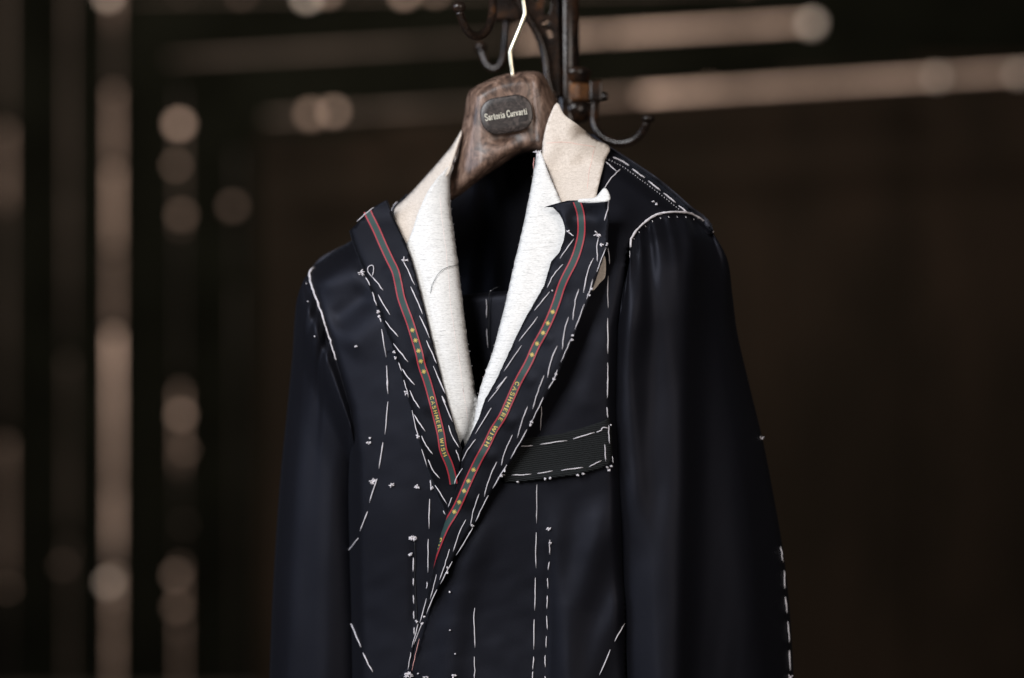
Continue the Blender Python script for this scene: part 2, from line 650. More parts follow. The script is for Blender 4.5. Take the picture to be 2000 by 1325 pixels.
v, f = lathe_data([(pr, 0.10), (pr, zpx(232)), (pr * 1.01, zpx(138)), (pr * 0.98, zpx(-140)), (pr * 0.6, zpx(-150))], 28, (pc.x, pc.y, 0))
mesh('pole', v, f, IRON, stand)
v, f = lathe_data([(pr * 0.9, zpx(-150)), (pr * 1.3, zpx(-158)), (pr * 1.5, zpx(-185)), (pr * 1.1, zpx(-212)), (pr * 0.2, zpx(-224))], 24, (pc.x, pc.y, 0))
mesh('finial', v, f, IRON, stand)
cx, cy = pc.x + 0.0135, pc.y
v, f = lathe_data([(pr, zpx(163)), (pr * 1.16, zpx(162)), (pr * 1.2, zpx(150)), (pr * 1.32, zpx(146)), (pr * 1.32, zpx(138)), (pr * 1.1, zpx(134)), (pr, zpx(133))], 28, (cx - 0.004, cy, 0))
mesh('collar_ring', v, f, IRON, stand)
v, f = lathe_data([(pr * 1.1, zpx(200)), (pr * 1.32, zpx(197)), (pr * 1.36, zpx(170)), (pr * 1.15, zpx(164))], 6, (cx - 0.003, cy, 0), 'Z', 0.62)
nut = mesh('hexagonal_nut', v, f, IRON, stand, smooth=False)
nut.data.materials.append(RUST)
for p in nut.data.polygons:
    if p.normal.y < -0.45:
        p.material_index = 1
bv = nut.modifiers.new('edge', 'BEVEL'); bv.width = 0.0015; bv.segments = 2
v, f = lathe_data([(pr * 0.7, zpx(240)), (pr * 0.95, zpx(236)), (pr * 1.1, zpx(226)), (pr * 1.22, zpx(220)), (pr * 1.22, zpx(204)), (pr * 1.05, zpx(201))], 28, (cx - 0.003, cy, 0))
mesh('lower_ring', v, f, IRON, stand)


def box_data(c, sx, sy, sz):
    V = [Vector(c) + Vector((a * sx, b * sy, g * sz)) for a in (-1, 1) for b in (-1, 1) for g in (-1, 1)]
    F = [(0, 1, 3, 2), (4, 6, 7, 5), (0, 4, 5, 1), (2, 3, 7, 6), (0, 2, 6, 4), (1, 5, 7, 3)]
    return V, F


def iron_hook(pts, d, r_px, knob_px, kc, flat=1.0, d1=None, sub='hook'):
    d1 = d if d1 is None else d1
    P2 = crom(pts, 8)
    n = len(P2)
    P = [at(p[0], p[1], d + (d1 - d) * i / (n - 1)) for i, p in enumerate(P2)]
    R = [r_px * K * d * (1.12 - 0.16 * i / (n - 1)) for i in range(n)]
    v, f = tube_data(P, R, 16)
    h = mesh(sub, v, f, IRON, stand)
    c = at(kc[0], kc[1], d1)
    s = knob_px * K * d1
    v, f = lathe_data(sphere_prof(s, 12, flat), 20, c)
    mesh('hook_knob', v, f, IRON, h)
    return h


h1 = iron_hook([(961, -60), (962, -20), (963, 10), (960, 38), (951, 60), (936, 71), (922, 69), (910, 57), (902, 38), (897, 22)], 2.665, 8.2, 14, (896, 14), 0.86, 2.60)
h2 = iron_hook([(991, 20), (990, 50), (987, 85), (984, 112), (974, 131), (962, 134), (951, 126), (944, 110), (940, 98)], 2.83, 7.5, 12, (939, 92), 0.9, 2.845)
h3 = iron_hook([(1161, 192), (1160, 216), (1160, 238), (1167, 257), (1185, 273), (1210, 280), (1235, 275), (1254, 258), (1263, 240)], 2.742, 8.6, 14.5, (1265, 232), 0.62, 2.71)
# hook clamp block and bolt
v, f = box_data(at(1163, 179, 2.742), 0.0072, 0.011, 0.0112)
b = mesh('clamp_block', v, f, IRON, stand, smooth=False)
m = b.modifiers.new('edge', 'BEVEL'); m.width = 0.002; m.segments = 3
v, f = lathe_data([(0.0045, -0.002), (0.0048, 0.004), (0.003, 0.0065)], 14, at(1176, 189, 2.737), 'X')
mesh('bolt_head', v, f, IRON, b)
# brown plate the left hooks are bolted to
v, f = box_data(at(992, -4, 2.775), 0.0175, 0.010, 0.027)
b = mesh('hook_plate', v, f, IRON, stand, smooth=False)
m = b.modifiers.new('edge', 'BEVEL'); m.width = 0.004; m.segments = 3
v, f = tube_data([at(962, -58, 2.665), at(972, -60, 2.70), at(985, -50, 2.75), at(1000, -48, 2.80)], 0.0075, 12)
mesh('hook_arm', v, f, IRON, stand)
# scrolled bracket with pierced openings
out = [(985, -40), (1003, -8), (1024, 28), (1044, 60), (1057, 90), (1064, 120), (1067, 150), (1077, 178), (1092, 186),
       (1092, 120), (1090, 60), (1088, 0), (1088, -60), (1040, -90)]
holes = []


def ell(cx_, cy_, rx, ry, a):
    return [(cx_ + rx * math.cos(t) * math.cos(a) - ry * math.sin(t) * math.sin(a),
             cy_ + rx * math.cos(t) * math.sin(a) + ry * math.sin(t) * math.cos(a)) for t in np.linspace(0, 2 * math.pi, 18, endpoint=False)]


holes = [ell(1069, 12, 7.5, 18, 0.12), ell(1040, -12, 9, 20, -0.5), ell(1066, 46, 5, 9, 0.9), ell(1074, 66, 5, 10, -0.2), ell(1060, -45, 9, 22, 0)]
O = resample(crom(out, 6, True), step=6, closed=True)
co = [Vector(p) for p in O]
ed = [(i, (i + 1) % len(O)) for i in range(len(O))]
for h in holes:
    o0 = len(co)
    co += [Vector(p) for p in h]
    ed += [(o0 + i, o0 + (i + 1) % len(h)) for i in range(len(h))]
v2, e2, f2, *_ = delaunay_2d_cdt(co, ed, [], 2, 1e-4)
F = []
A2 = np.array([tuple(p) for p in v2])
for t in f2:
    cxy = A2[list(t)].mean(0)
    if any(inside(np.array([cxy[0]]), np.array([cxy[1]]), h)[0] for h in holes):
        continue
    if not inside(np.array([cxy[0]]), np.array([cxy[1]]), O)[0]:
        continue
    a, b_, c = t[0], t[1], t[2]
    cr = (A2[b_, 0] - A2[a, 0]) * (A2[c, 1] - A2[a, 1]) - (A2[b_, 1] - A2[a, 1]) * (A2[c, 0] - A2[a, 0])
    F.append(tuple(t) if cr < 0 else tuple(reversed(t)))
br = mesh('scroll_bracket', at_arr(A2[:, 0], A2[:, 1], 2.722), F, IRON, stand, smooth=False)
s = br.modifiers.new('depth', 'SOLIDIFY'); s.thickness = 0.014; s.offset = -1
m = br.modifiers.new('edge', 'BEVEL'); m.width = 0.0018; m.segments = 2; m.limit_method = 'ANGLE'
rim = crom([(985, -40), (1003, -8), (1024, 28), (1044, 60), (1057, 90), (1064, 120), (1067, 150), (1074, 178), (1084, 190)], 6)
v, f = tube_data([at(p[0] + 2, p[1], 2.717) for p in rim], 0.0046, 10)
mesh('bracket_rim', v, f, IRON, br)
# arm above the picture that carries the hanger's hook
v, f = tube_data([at(1100, -92, POLE_D), at(1060, -100, 2.68), at(1020, -104, 2.61), at(1000, -102, 2.55), at(996, -118, 2.52)], 0.0062, 12)
mesh('hanging_arm', v, f, IRON, stand)
# four feet standing on the floor
v, f = lathe_data([(0.034, 0.09), (0.036, 0.12), (0.028, 0.2), (pr, 0.24)], 20, (pc.x, pc.y, 0))
mesh('foot_hub', v, f, IRON, stand)
for k in range(4):
    a = math.pi / 4 + k * math.pi / 2
    P = [Vector((pc.x + r_ * math.cos(a), pc.y + r_ * math.sin(a), z_)) for r_, z_ in ((0.02, 0.15), (0.12, 0.13), (0.21, 0.06), (0.27, 0.016))]
    tube('foot', [Vector(p) for p in crom(P, 4)], 0.014, IRON, stand, 10)

# ------------------------------------------------------------------ hanger
HG = at(1000, 300, 2.6)
hanger = thing('wooden_hanger', tuple(HG), 'carved brown burl wood hanger with an oval name plaque and brass hook', 'hanger')
H_OUT = [(945, 161), (970, 150), (995, 143.5), (1020, 140), (1045, 139.5), (1060, 145), (1070, 161), (1080, 183), (1088, 204), (1100, 235),
         (1130, 275), (1190, 325), (1260, 385), (1300, 425), (1290, 445), (1230, 430), (1150, 372), (1085, 315), (1043, 299), (1011, 304), (977, 325),
         (943, 347), (909, 374), (870, 402), (800, 460), (720, 520), (690, 515), (700, 490), (780, 420), (845, 362), (876, 335),
         (889, 310), (893, 288), (900, 262), (907, 225), (912, 190), (920, 175)]
H_SM = crom(H_OUT, 5, True)


def hang_d(px, py):
    d = pl_dist(px, py, np.vstack([H_SM, H_SM[:1]]))
    base = 2.578 + 0.030 * rnd(d, 26)
    # wings fall away from the flat middle face
    lx = 936 + (py - 180) * 0.02
    rx = 1036 + (py - 180) * 0.06
    base = base + 0.00034 * np.maximum(0, lx - px) * (1 + 0 * py) + 0.00030 * np.maximum(0, px - rx - 10)
    base = base + 0.0022 * np.exp(-((px - rx - 4) / 7.0) ** 2) * sstep(py, 135, 165) * (1 - sstep(py, 300, 320))
    base = base + 0.0010 * np.exp(-((px - lx) / 9.0) ** 2) * sstep(py, 150, 175) * (1 - sstep(py, 290, 330))
    # carved ledge below the plaque
    led = 283 + 0.0022 * (px - 1000) ** 2 * 0.6 + (1000 - px) * 0.12
    base = base + 0.004 * (1 - sstep(py, led - 16, led + 10)) * np.exp(-((px - 988) / 50.0) ** 2) * sstep(py, 140, 230)
    base = base + 0.010 * np.exp(-((py - 268 + (px - 985) * .15) / 9.0) ** 2) * np.exp(-((px - 985) / 18.0) ** 2) * 0.5
    base = base + 0.02 * sstep(np.abs(px - 985), 110, 300)
    return base


hb = panel('hanger_body', H_SM, hang_d, WOOD, hanger, step=5, thick=0, smooth_out=False)
me = hb.data
nv, nf = len(me.vertices), len(me.polygons)
V = [v.co.copy() for v in me.vertices]
F = [tuple(p.vertices) for p in me.polygons]
ec = {}
for q in F:
    for i in range(len(q)):
        e = (q[i], q[(i + 1) % len(q)])
        ec[e] = 1
bd = [e for e in ec if (e[1], e[0]) not in ec]
V2 = V + [v_ + Vector((v_.x / v_.y, 1, (v_.z - CAMZ) / v_.y)) * (2 * (2.622 - v_.y) if v_.y < 2.61 else 0.024) for v_ in V]
F2 = F + [tuple(i + nv for i in reversed(q)) for q in F] + [(a, a + nv, b_ + nv, b_) for a, b_ in bd]
me.clear_geometry()
me.from_pydata(V2, [], F2)
me.polygons.foreach_set('use_smooth', [True] * len(me.polygons))
me.update()

# plaque
PCX, PCY, PA = 989.5, 224, math.radians(-9.2)


def plq(u, w):
    return PCX + u * math.cos(PA) - w * math.sin(PA), PCY + u * math.sin(PA) + w * math.cos(PA)


PD = 2.5725


def rrect(hw, hh, r, n=9):
    pts = []
    for sx, sy, a0 in ((1, -1, -90), (1, 1, 0), (-1, 1, 90), (-1, -1, 180)):
        for i in range(n):
            a = math.radians(a0 + 90 * i / (n - 1))
            pts.append((sx * (hw - r) + r * math.cos(a), sy * (hh - r) + r * math.sin(a)))
    return pts


V, F = [], []
rings = [(0, 2.588), (0, PD + 0.0016), (-0.8, PD + 0.0004), (-2.2, PD), (-14, PD)]
for off, d in rings:
    for u, w in rrect(51 + off, 36 + off, max(31 + off, 2)):
        V.append(at(*plq(u, w), d))
n = len(rrect(1, 1, .5))
for i in range(len(rings) - 1):
    for k in range(n):
        a, b_ = i * n + k, i * n + (k + 1) % n
        F.append((a, b_, b_ + n, a + n))
F.append(tuple((len(rings) - 1) * n + k for k in range(n)))
plaque = mesh('plaque', V, F, PLAQUE, hanger)

# ---- stroke lettering
GL = {
    'S': (.58, [([(.5, .80), (.40, .97), (.18, .97), (.07, .80), (.14, .60), (.42, .44), (.52, .22), (.40, .02), (.16, .02), (.04, .2)], .15)]),
    'C': (.64, [([(.58, .80), (.46, .98), (.28, .98), (.12, .80), (.08, .5), (.14, .18), (.30, .02), (.46, .03), (.58, .18)], .16), ([(.58, 1.0), (.58, .72)], .06)]),
    'a': (.46, [([(.06, .50), (.20, .62), (.33, .52), (.33, .02)], .14), ([(.33, .36), (.14, .30), (.06, .14), (.16, .02), (.33, .14)], .11), ([(.33, .03), (.44, .06)], .08)]),
    'r': (.40, [([(.13, .62), (.13, .02)], .15), ([(.13, .48), (.26, .62), (.36, .54)], .11), ([(.02, .02), (.26, .02)], .06), ([(.02, .62), (.15, .62)], .06)]),
    't': (.36, [([(.16, .86), (.16, .12), (.26, .02), (.34, .08)], .14), ([(.02, .60), (.32, .60)], .07)]),
    'o': (.48, [([(.24, .61), (.09, .50), (.07, .30), (.12, .10), (.24, .02), (.37, .10), (.41, .30), (.38, .50), (.24, .61)], .13)]),
    'i': (.28, [([(.13, .62), (.13, .02)], .15), ([(.13, .76), (.13, .90)], .14), ([(.02, .02), (.26, .02)], .06), ([(.02, .62), (.14, .62)], .06)]),
    'u': (.50, [([(.10, .62), (.10, .16), (.20, .03), (.36, .12)], .14), ([(.36, .62), (.36, .02)], .14), ([(.36, .02), (.48, .02)], .06)]),
    'v': (.48, [([(.05, .62), (.22, .02)], .15), ([(.22, .02), (.40, .62)], .10), ([(.32, .62), (.47, .62)], .06), ([(0, .62), (.14, .62)], .06)]),
    ' ': (.26, []),
    'A': (.72, [([(.04, 0), (.36, 1), (.68, 0)], .15), ([(.18, .33), (.54, .33)], .12)]),
    'H': (.72, [([(.1, 0), (.1, 1)], .16), ([(.62, 0), (.62, 1)], .16), ([(.1, .5), (.62, .5)], .13)]),
    'M': (.86, [([(.1, 0), (.1, 1), (.43, .3), (.76, 1), (.76, 0)], .15)]),
    'E': (.62, [([(.1, 0), (.1, 1)], .16), ([(.1, .93), (.56, .93)], .13), ([(.1, .5), (.5, .5)], .13), ([(.1, .07), (.56, .07)], .13)]),
    'R': (.68, [([(.1, 0), (.1, 1)], .16), ([(.1, .93), (.45, .93), (.58, .74), (.45, .5), (.1, .5)], .14), ([(.36, .5), (.62, 0)], .15)]),
    'W': (.92, [([(.03, 1), (.24, 0), (.46, .9), (.68, 0), (.89, 1)], .14)]),
    'I': (.26, [([(.13, 0), (.13, 1)], .17)]),
    'U': (.70, [([(.1, 1), (.1, .28), (.22, .07), (.46, .07), (.59, .28), (.59, 1)], .16)]),
    'P': (.64, [([(.1, 0), (.1, 1)], .16), ([(.1, .93), (.46, .93), (.57, .72), (.46, .45), (.1, .45)], .14)]),
}
GL['S2'] = (.64, [([(.56, .78), (.44, .95), (.18, .95), (.08, .76), (.18, .56), (.46, .46), (.57, .24), (.45, .05), (.18, .05), (.05, .22)], .15)])
GL['C2'] = (.68, [([(.60, .74), (.46, .94), (.24, .94), (.08, .70), (.08, .30), (.24, .06), (.46, .06), (.60, .26)], .16)])


def stroke_quads(pts, w):
    P = crom(pts, 3) if len(pts) > 3 else np.array(pts, float)
    L, R = [], []
    for i in range(len(P)):
        t = P[min(i + 1, len(P) - 1)] - P[max(i - 1, 0)]
        t = t / (np.linalg.norm(t) + 1e-9)
        nn = np.array([-t[1], t[0]]) * w * 0.5
        L.append(P[i] + nn)
        R.append(P[i] - nn)
    return L, R


def text_mesh(name, text, place, depth_lift, mat, parent, track=0.05, alt=False, wk=1.0):
    """place(u, v, lift) -> world point; u,v in cap-heights"""
    V, F = [], []
    u = 0
    for ch in text:
        w, strokes = GL[(ch + '2') if alt and ch in 'SC' else ch]
        for j, (pts, sw) in enumerate(strokes):
            L, R = stroke_quads(pts, sw * wk)
            o = len(V)
            for a, b_ in zip(L, R):
                V.append(place(u + a[0], a[1], depth_lift + j * 0.00012))
                V.append(place(u + b_[0], b_[1], depth_lift + j * 0.00012))
            for i in range(len(L) - 1):
                q = (o + 2 * i, o + 2 * i + 1, o + 2 * i + 3, o + 2 * i + 2)
                F.append(q)
        u += w + track
    return mesh(name, V, F, mat, parent, smooth=False), u


def text_width(text, track, alt=False):
    return sum(GL[(c + '2') if alt and c in 'SC' else c][0] + track for c in text)


tw = text_width('Sartoria Curvarti', 0.03)
CAPH = 12.6
SQ = 84.0 / (tw * CAPH)


def place_pl(u, v, lift):
    return at(*plq(-43.0 + u * CAPH * SQ - v * 0.0, 5.5 - v * CAPH), PD - lift)


t_, _ = text_mesh('lettering', 'Sartoria Curvarti', place_pl, 0.0006, GILT, plaque, 0.03, False, 0.82)
sm = t_.modifiers.new('relief', 'SOLIDIFY'); sm.thickness = 0.0004
# wire hook
wp = [(1002, 158), (1001, 142), (998, 120), (996.5, 103), (998, 97), (1011, 66), (1023, 36), (1025.5, 28), (1025, 18), (1022, 0), (1012, -50), (1002, -95),
      (986, -128), (962, -140), (938, -128), (926, -104)]
WPS = resample(wp, step=4)
dW = np.interp(WPS[:, 1], [-140, 0, 158], [2.575, 2.592, 2.598])
tube('hook_wire', [at(p[0], p[1], d) for p, d in zip(WPS, dW)], 4.9 * K * 2.59, BRASS, hanger, 14)
# bar across the inside that carries the trousers
tube('trouser_bar', [at(770, 612, 2.60), at(1180, 575, 2.54)], 0.006, WOOD, hanger, 12)

# ------------------------------------------------------------------ jacket: drape functions
R_CORD = [(1232, 506), (1231.5, 488), (1233, 467), (1246, 447), (1261, 433), (1279, 421), (1297, 416), (1323, 414.5), (1346, 416.5), (1364, 425), (1379, 436.5), (1392, 453)]
L_CORD = [(613, 522), (606, 530), (606, 550), (619, 586), (635, 634), (649, 679), (657, 703), (670, 748), (684, 800), (692, 850)]
R_SHO = [(1150, 262), (1190, 288), (1235, 314), (1280, 347), (1345, 402), (1372, 428), (1394, 452)]
L_SHO = [(612, 521), (640, 500), (690, 470), (740, 432), (775, 400), (830, 345)]
V_L = [(884, 322), (879, 352), (881, 410), (890, 478), (899, 548), (907, 615), (915, 680), (926, 745), (931, 790), (920, 850), (905, 880)]
V_R = [(1049, 297), (1041, 345), (1022, 440), (1005, 512), (985, 600), (963, 684), (937, 760), (926, 820), (912, 868), (905, 880)]


_cr = [(rng.uniform(0, 6.28), 2 * math.pi / rng.uniform(26, 95), rng.uniform(0, 6.28)) for _ in range(16)]


def crinkle(px, py, amp=0.00017):
    px, py = np.asarray(px, float), np.asarray(py, float)
    out = 0
    for a, k, ph in _cr:
        out = out + np.sin((px * math.cos(a) + py * math.sin(a)) * k + ph + 0.9 * np.sin(py * 0.017 + ph * 3)) / (k * 30)
    return amp * out * (0.6 + 0.6 * np.sin(px * 0.011 + 1) * np.sin(py * 0.009))


def body(px, py):
    px, py = np.asarray(px, float), np.asarray(py, float)
    X = (px - 930) * 5.3e-4
    d = 2.500 - 0.28 * X + 0.11 * (1 - np.sqrt(np.maximum(0.06, 1 - (X / 0.27) ** 2)))
    v = np.maximum(0, (700 - py) / 300)
    d = d + np.minimum(0.056 * v ** 2, 0.075 + 0.012 * v)
    d = d + 0.014 * sstep(py, 850, 1250)
    return d


def body_r(px, py):
    px, py = np.asarray(px, float), np.asarray(py, float)
    d = body(px, py) - 0.008 + crinkle(px, py)
    edge = np.interp(py, [430, 520, 640, 800, 1000, 1340], [1500, 1212, 1186, 1180, 1190, 1205])
    d = d + 0.07 * np.clip((px - edge) / 50, 0, 1.6) ** 2
    d = d + 0.06 * rnd(pl_dist(px, py, R_SHO), 46)
    # behind the sleeve head
    below = (px > 1225) & (py > xat_y(px))
    d = d + np.where(below, 0.0012 * np.maximum(0, py - xat_y(px)), 0)
    # drag lines in the cloth
    d = d - ridge(px, py, [(1200, 950), (1165, 1060), (1125, 1190), (1105, 1340)], 36, 0.009)
    d = d - ridge(px, py, [(1085, 960), (1088, 1130), (1110, 1340)], 26, 0.005)
    d = d + ridge(px, py, [(1075, 1030), (1070, 1330)], 9, 0.0022)
    d = d - ridge(px, py, [(960, 980), (905, 1130), (882, 1240), (872, 1340)], 30, 0.006)
    d = d - ridge(px, py, [(1196, 610), (1160, 740), (1130, 850)], 40, 0.003)
    d = d - ridge(px, py, [(1225, 365), (1215, 450), (1200, 560)], 26, 0.003)
    d = d - ridge(px, py, [(1240, 1130), (1180, 1250), (1150, 1340)], 32, 0.007)
    return d


_rc = crom(R_CORD, 6)


def xat_y(px):
    """height of the armhole seam above column px (right side)"""
    o = np.argsort(_rc[:, 0])
    return np.interp(px, _rc[o, 0], _rc[o, 1])


_lc = crom(L_CORD, 6)


def body_l(px, py):
    px, py = np.asarray(px, float), np.asarray(py, float)
    d = body(px, py) + crinkle(px + 300, py)
    edge = np.interp(py, [520, 560, 640, 720, 800, 900, 1100, 1340], [614, 622, 650, 675, 700, 712, 712, 716])
    d = d + 0.07 * np.clip((edge - px) / 46, 0, 1.5) ** 2
    d = d + 0.05 * rnd(pl_dist(px, py, L_SHO), 40)
    d = d - ridge(px, py, [(610, 560), (660, 545), (720, 525)], 26, 0.006)
    d = d + ridge(px, py, [(640, 640), (690, 600), (735, 570)], 24, 0.006)
    d = d - ridge(px, py, [(668, 690), (720, 640), (760, 600)], 34, 0.004)
    d = d + ridge(px, py, [(808, 1050), (810, 1260)], 8, 0.0022)
    d = d - ridge(px, py, [(760, 900), (770, 1100), (760, 1340)], 46, 0.003)
    return d


def canvas_l(px, py):
    d = body(px, py) - 0.008
    dd = pl_dist(px, py, V_L)
    d = d + 0.022 * rnd(dd, 46)
    d = d - 0.004 * np.exp(-((dd - 60) / 30) ** 2)
    d = d - 0.014 * sstep(640 - py, 0, 330)
    return d


def canvas_r(px, py):
    d = body(px, py) - 0.013
    dd = pl_dist(px, py, V_R)
    d = d + 0.012 * rnd(dd, 26)
    d = d - 0.012 * sstep(560 - py, 0, 260)
    return d


RL_IN = [(1062, 405), (1079, 405), (1092, 417), (1100, 432), (1104, 450), (1101, 470), (1093, 492), (1076, 512), (1071, 530), (1062, 560), (1047, 585),
         (1027, 620), (1008, 658), (988, 702), (965, 750), (948, 778), (936, 815), (920, 848), (907, 874), (903, 884)]
RL_OUT = [(1188, 390), (1188, 430), (1186, 478), (1176, 508), (1157, 564), (1139, 610), (1122, 655), (1102, 705), (1085, 742), (1062, 785), (1040, 828),
          (1020, 868), (998, 902), (975, 940), (955, 968), (930, 1018), (908, 1050), (885, 1090), (862, 1138), (842, 1172), (822, 1212), (808, 1262), (799, 1316), (797, 1345)]
RL_BACK = [(903, 890), (897, 935), (888, 965), (874, 1003), (860, 1045), (850, 1090), (840, 1135), (826, 1200), (808, 1275), (795, 1330)]


def lapel_r(px, py):
    px, py = np.asarray(px, float), np.asarray(py, float)
    d = body(px, py) + crinkle(px, py + 200, 0.00035)
    di = pl_dist(px, py, RL_IN)
    off = 0.016 + 0.016 * np.clip(di / 90, 0, 1) * (1 - sstep(py, 700, 1000)) + 0.004
    d = d - off - 0.012 * sstep(560 - py, 0, 160)
    d = d + 0.010 * rnd(pl_dist(px, py, RL_BACK), 26)
    # the curled top end rolls toward the viewer, with a hollow below it
    d = d - 0.006 * np.clip((436 - py) / 44, 0, 1.3) ** 2
    d = d + ridge(px, py, [(1100, 432), (1150, 428), (1186, 440)], 22, 0.006)
    d = d - ridge(px, py, [(1102, 455), (1108, 480), (1080, 520)], 16, 0.004)
    d = d + ridge(px, py, [(1118, 500), (1095, 545), (1060, 640)], 14, 0.002)
    for k, (a, b_) in enumerate((((1075, 560), (1120, 590)), ((1040, 640), (1085, 670)), ((1005, 720), (1050, 750)), ((965, 800), (1010, 835)), ((925, 870), (970, 905)),
                                 ((890, 960), (935, 985)))):
        d = d - ridge(px, py, [a, b_], 15, 0.0019)
    return d


LL_IN = [(755, 391), (771, 430), (789, 468), (803, 505), (814, 545), (832, 615), (850, 690), (870, 770), (888, 835), (903, 884)]
LL_OUT = [(682, 452), (692, 485), (706, 520), (722, 565), (742, 615), (762, 668), (780, 720), (795, 775), (812, 840), (830, 905), (850, 960), (872, 1010)]


def lapel_l(px, py):
    px, py = np.asarray(px, float), np.asarray(py, float)
    d = body(px, py) - 0.016 + 0.010 * sstep(py, 860, 960) + crinkle(px, py, 0.0003)
    d = d - 0.010 * sstep(640 - py, 0, 250)
    d = d + 0.006 * rnd(pl_dist(px, py, LL_OUT), 16)
    d = d - ridge(px, py, [(755, 470), (790, 560), (830, 700), (865, 830)], 16, 0.0022)
    d = d - 0.012 * np.clip((440 - py) / 50, 0, 1.2) ** 2
    for a, b_ in (((745, 520), (790, 545)), ((770, 600), (812, 625)), ((800, 690), (835, 705)), ((820, 790), (858, 800))):
        d = d - ridge(px, py, [a, b_], 14, 0.0015)
    return d


def collar_r(px, py):
    px, py = np.asarray(px, float), np.asarray(py, float)
    d = 2.556 + 0.00028 * np.maximum(0, 1150 - px) * 0 + 0.055 * sstep(300 - py, 0, 110) * 0.55
    d = d + 0.022 * rnd(pl_dist(px, py, [(1088, 202), (1102, 224), (1130, 245), (1160, 270), (1190, 288)]), 40)
    d = d + 0.010 * rnd(pl_dist(px, py, [(1088, 202), (1074, 226), (1063, 262), (1058, 296)]), 26)
    d = d - ridge(px, py, [(1095, 300), (1130, 330), (1150, 380)], 34, 0.004)
    d = d + 0.00010 * (px - 1110)
    return np.minimum(d, body_r(px, py) - 0.005 - 0.004 * sstep(py, 300, 380)) if np.ndim(d) else d


def collar_l(px, py):
    px, py = np.asarray(px, float), np.asarray(py, float)
    d = body(px, py) - 0.014 + 0.0
    d = np.minimum(d, 2.60 + 0 * d)
    d = d + 0.024 * rnd(pl_dist(px, py, [(901, 254), (880, 288), (832, 344), (795, 384), (772, 405)]), 36)
    return d


JK = at(930, 1340, 2.58)
jacket = thing('tailored_jacket', (JK.x, JK.y, JK.z),
               'half-made dark navy suit jacket with white basting threads and exposed lapel canvas', 'jacket')

# ---- back (seen from inside through the open neck)
BACK_OUT = [(612, 522), (690, 470), (775, 400), (840, 345), (890, 292), (940, 268), (1000, 262), (1050, 250), (1095, 228), (1140, 256), (1190, 288), (1280, 347), (1345, 402), (1392, 452),
            (1330, 560), (1255, 700), (1250, 1000), (1262, 1345), (640, 1345), (650, 1000), (640, 760), (625, 620)]
_bo = crom(BACK_OUT, 5, True)


def back_d(px, py):
    px, py = np.asarray(px, float), np.asarray(py, float)
    X = (px - 950) * 5.5e-4
    d = 2.60 - 0.20 * X + 0.13 * np.sqrt(np.maximum(0.02, 1 - (X / 0.29) ** 2))
    d = d - 0.055 * sstep(620 - py, 0, 330)
    d = d + 0.05 * rnd(pl_dist(px, py, R_SHO), 60) * -1
    for k, x in enumerate((925, 968, 1008, 1035)):
        d = d - 0.004 * np.exp(-((px - x - (py - 450) * 0.04 * (k - 1.5)) / 12.0) ** 2) * (1 - sstep(py, 560, 640))
    return d


panel('back_panel', _bo, back_d, WOOL_IN, jacket, step=11, smooth_out=False)

# ---- fronts
FR_OUT = [(1150, 262), (1190, 288), (1235, 314), (1280, 347), (1345, 402), (1372, 428), (1393, 452), (1360, 470), (1300, 520), (1262, 600), (1245, 740), (1250, 900),
          (1258, 1100), (1266, 1345), (806, 1345), (815, 1280), (836, 1205), (858, 1130), (880, 1070), (905, 1010), (930, 955), (965, 880),
          (1010, 780), (1060, 660), (1095, 560), (1110, 470), (1112, 380), (1120, 310)]
front_r = panel('front_panel', FR_OUT, body_r, WOOL, jacket, step=7)
front_r['label'] = 'front panel with the chest pocket strip'
FL_OUT = [(612, 521), (640, 499), (690, 468), (740, 430), (775, 399), (800, 380), (830, 430), (850, 520), (870, 640), (890, 760), (905, 860), (925, 960), (900, 1060), (880, 1180), (870, 1345),
          (650, 1345), (655, 1100), (660, 900), (650, 800), (632, 720), (612, 630), (602, 560), (603, 535)]
front_l = panel('front_panel', FL_OUT, body_l, WOOL, jacket, step=7)

# ---- lapel canvases
CL_OUT = [(885, 321), (879, 352), (881, 410), (890, 478), (899, 548), (907, 615), (915, 680), (926, 745), (933, 800), (924, 850), (906, 884), (880, 850),
          (850, 760), (830, 660), (800, 560), (785, 500), (797, 472), (806, 448), (818, 412), (836, 374), (858, 344)]
cl = panel('lapel_canvas', CL_OUT, canvas_l, CANVAS_L, jacket, step=6, thick=0.0016, rag=0.35)
CR_OUT = [(1049, 297), (1041, 345), (1022, 440), (1005, 512), (985, 600), (963, 684), (937, 760), (926, 820), (912, 868), (905, 882), (925, 872), (960, 800), (1010, 690),
          (1060, 590), (1100, 520), (1120, 450), (1112, 410), (1098, 398), (1088, 378), (1076, 350), (1064, 318), (1058, 303)]
cr_ = panel('lapel_canvas', CR_OUT, canvas_r, CANVAS_R, jacket, step=6, thick=0.0016, rag=0.35)

# ---- linen under-collar, both wings
CO_R = [(1088, 201), (1102, 224), (1130, 245), (1160, 270), (1191, 288), (1182, 312), (1173, 346), (1165, 382), (1168, 405), (1120, 412), (1098, 400), (1083, 366), (1069, 328), (1059, 297), (1063, 262), (1074, 226)]
co_r = panel('collar_linen', CO_R, collar_r, LINEN, jacket, step=6, thick=0.0015, rag=0.15)
CO_L = [(901, 254), (880, 288), (832, 344), (795, 384), (773, 405), (769, 425), (776, 448), (795, 482), (812, 470), (820, 425), (848, 368), (876, 338), (884, 312), (893, 282)]
co_l = panel('collar_linen', CO_L, collar_l, LINEN, jacket, step=6, thick=0.0015, rag=0.15)
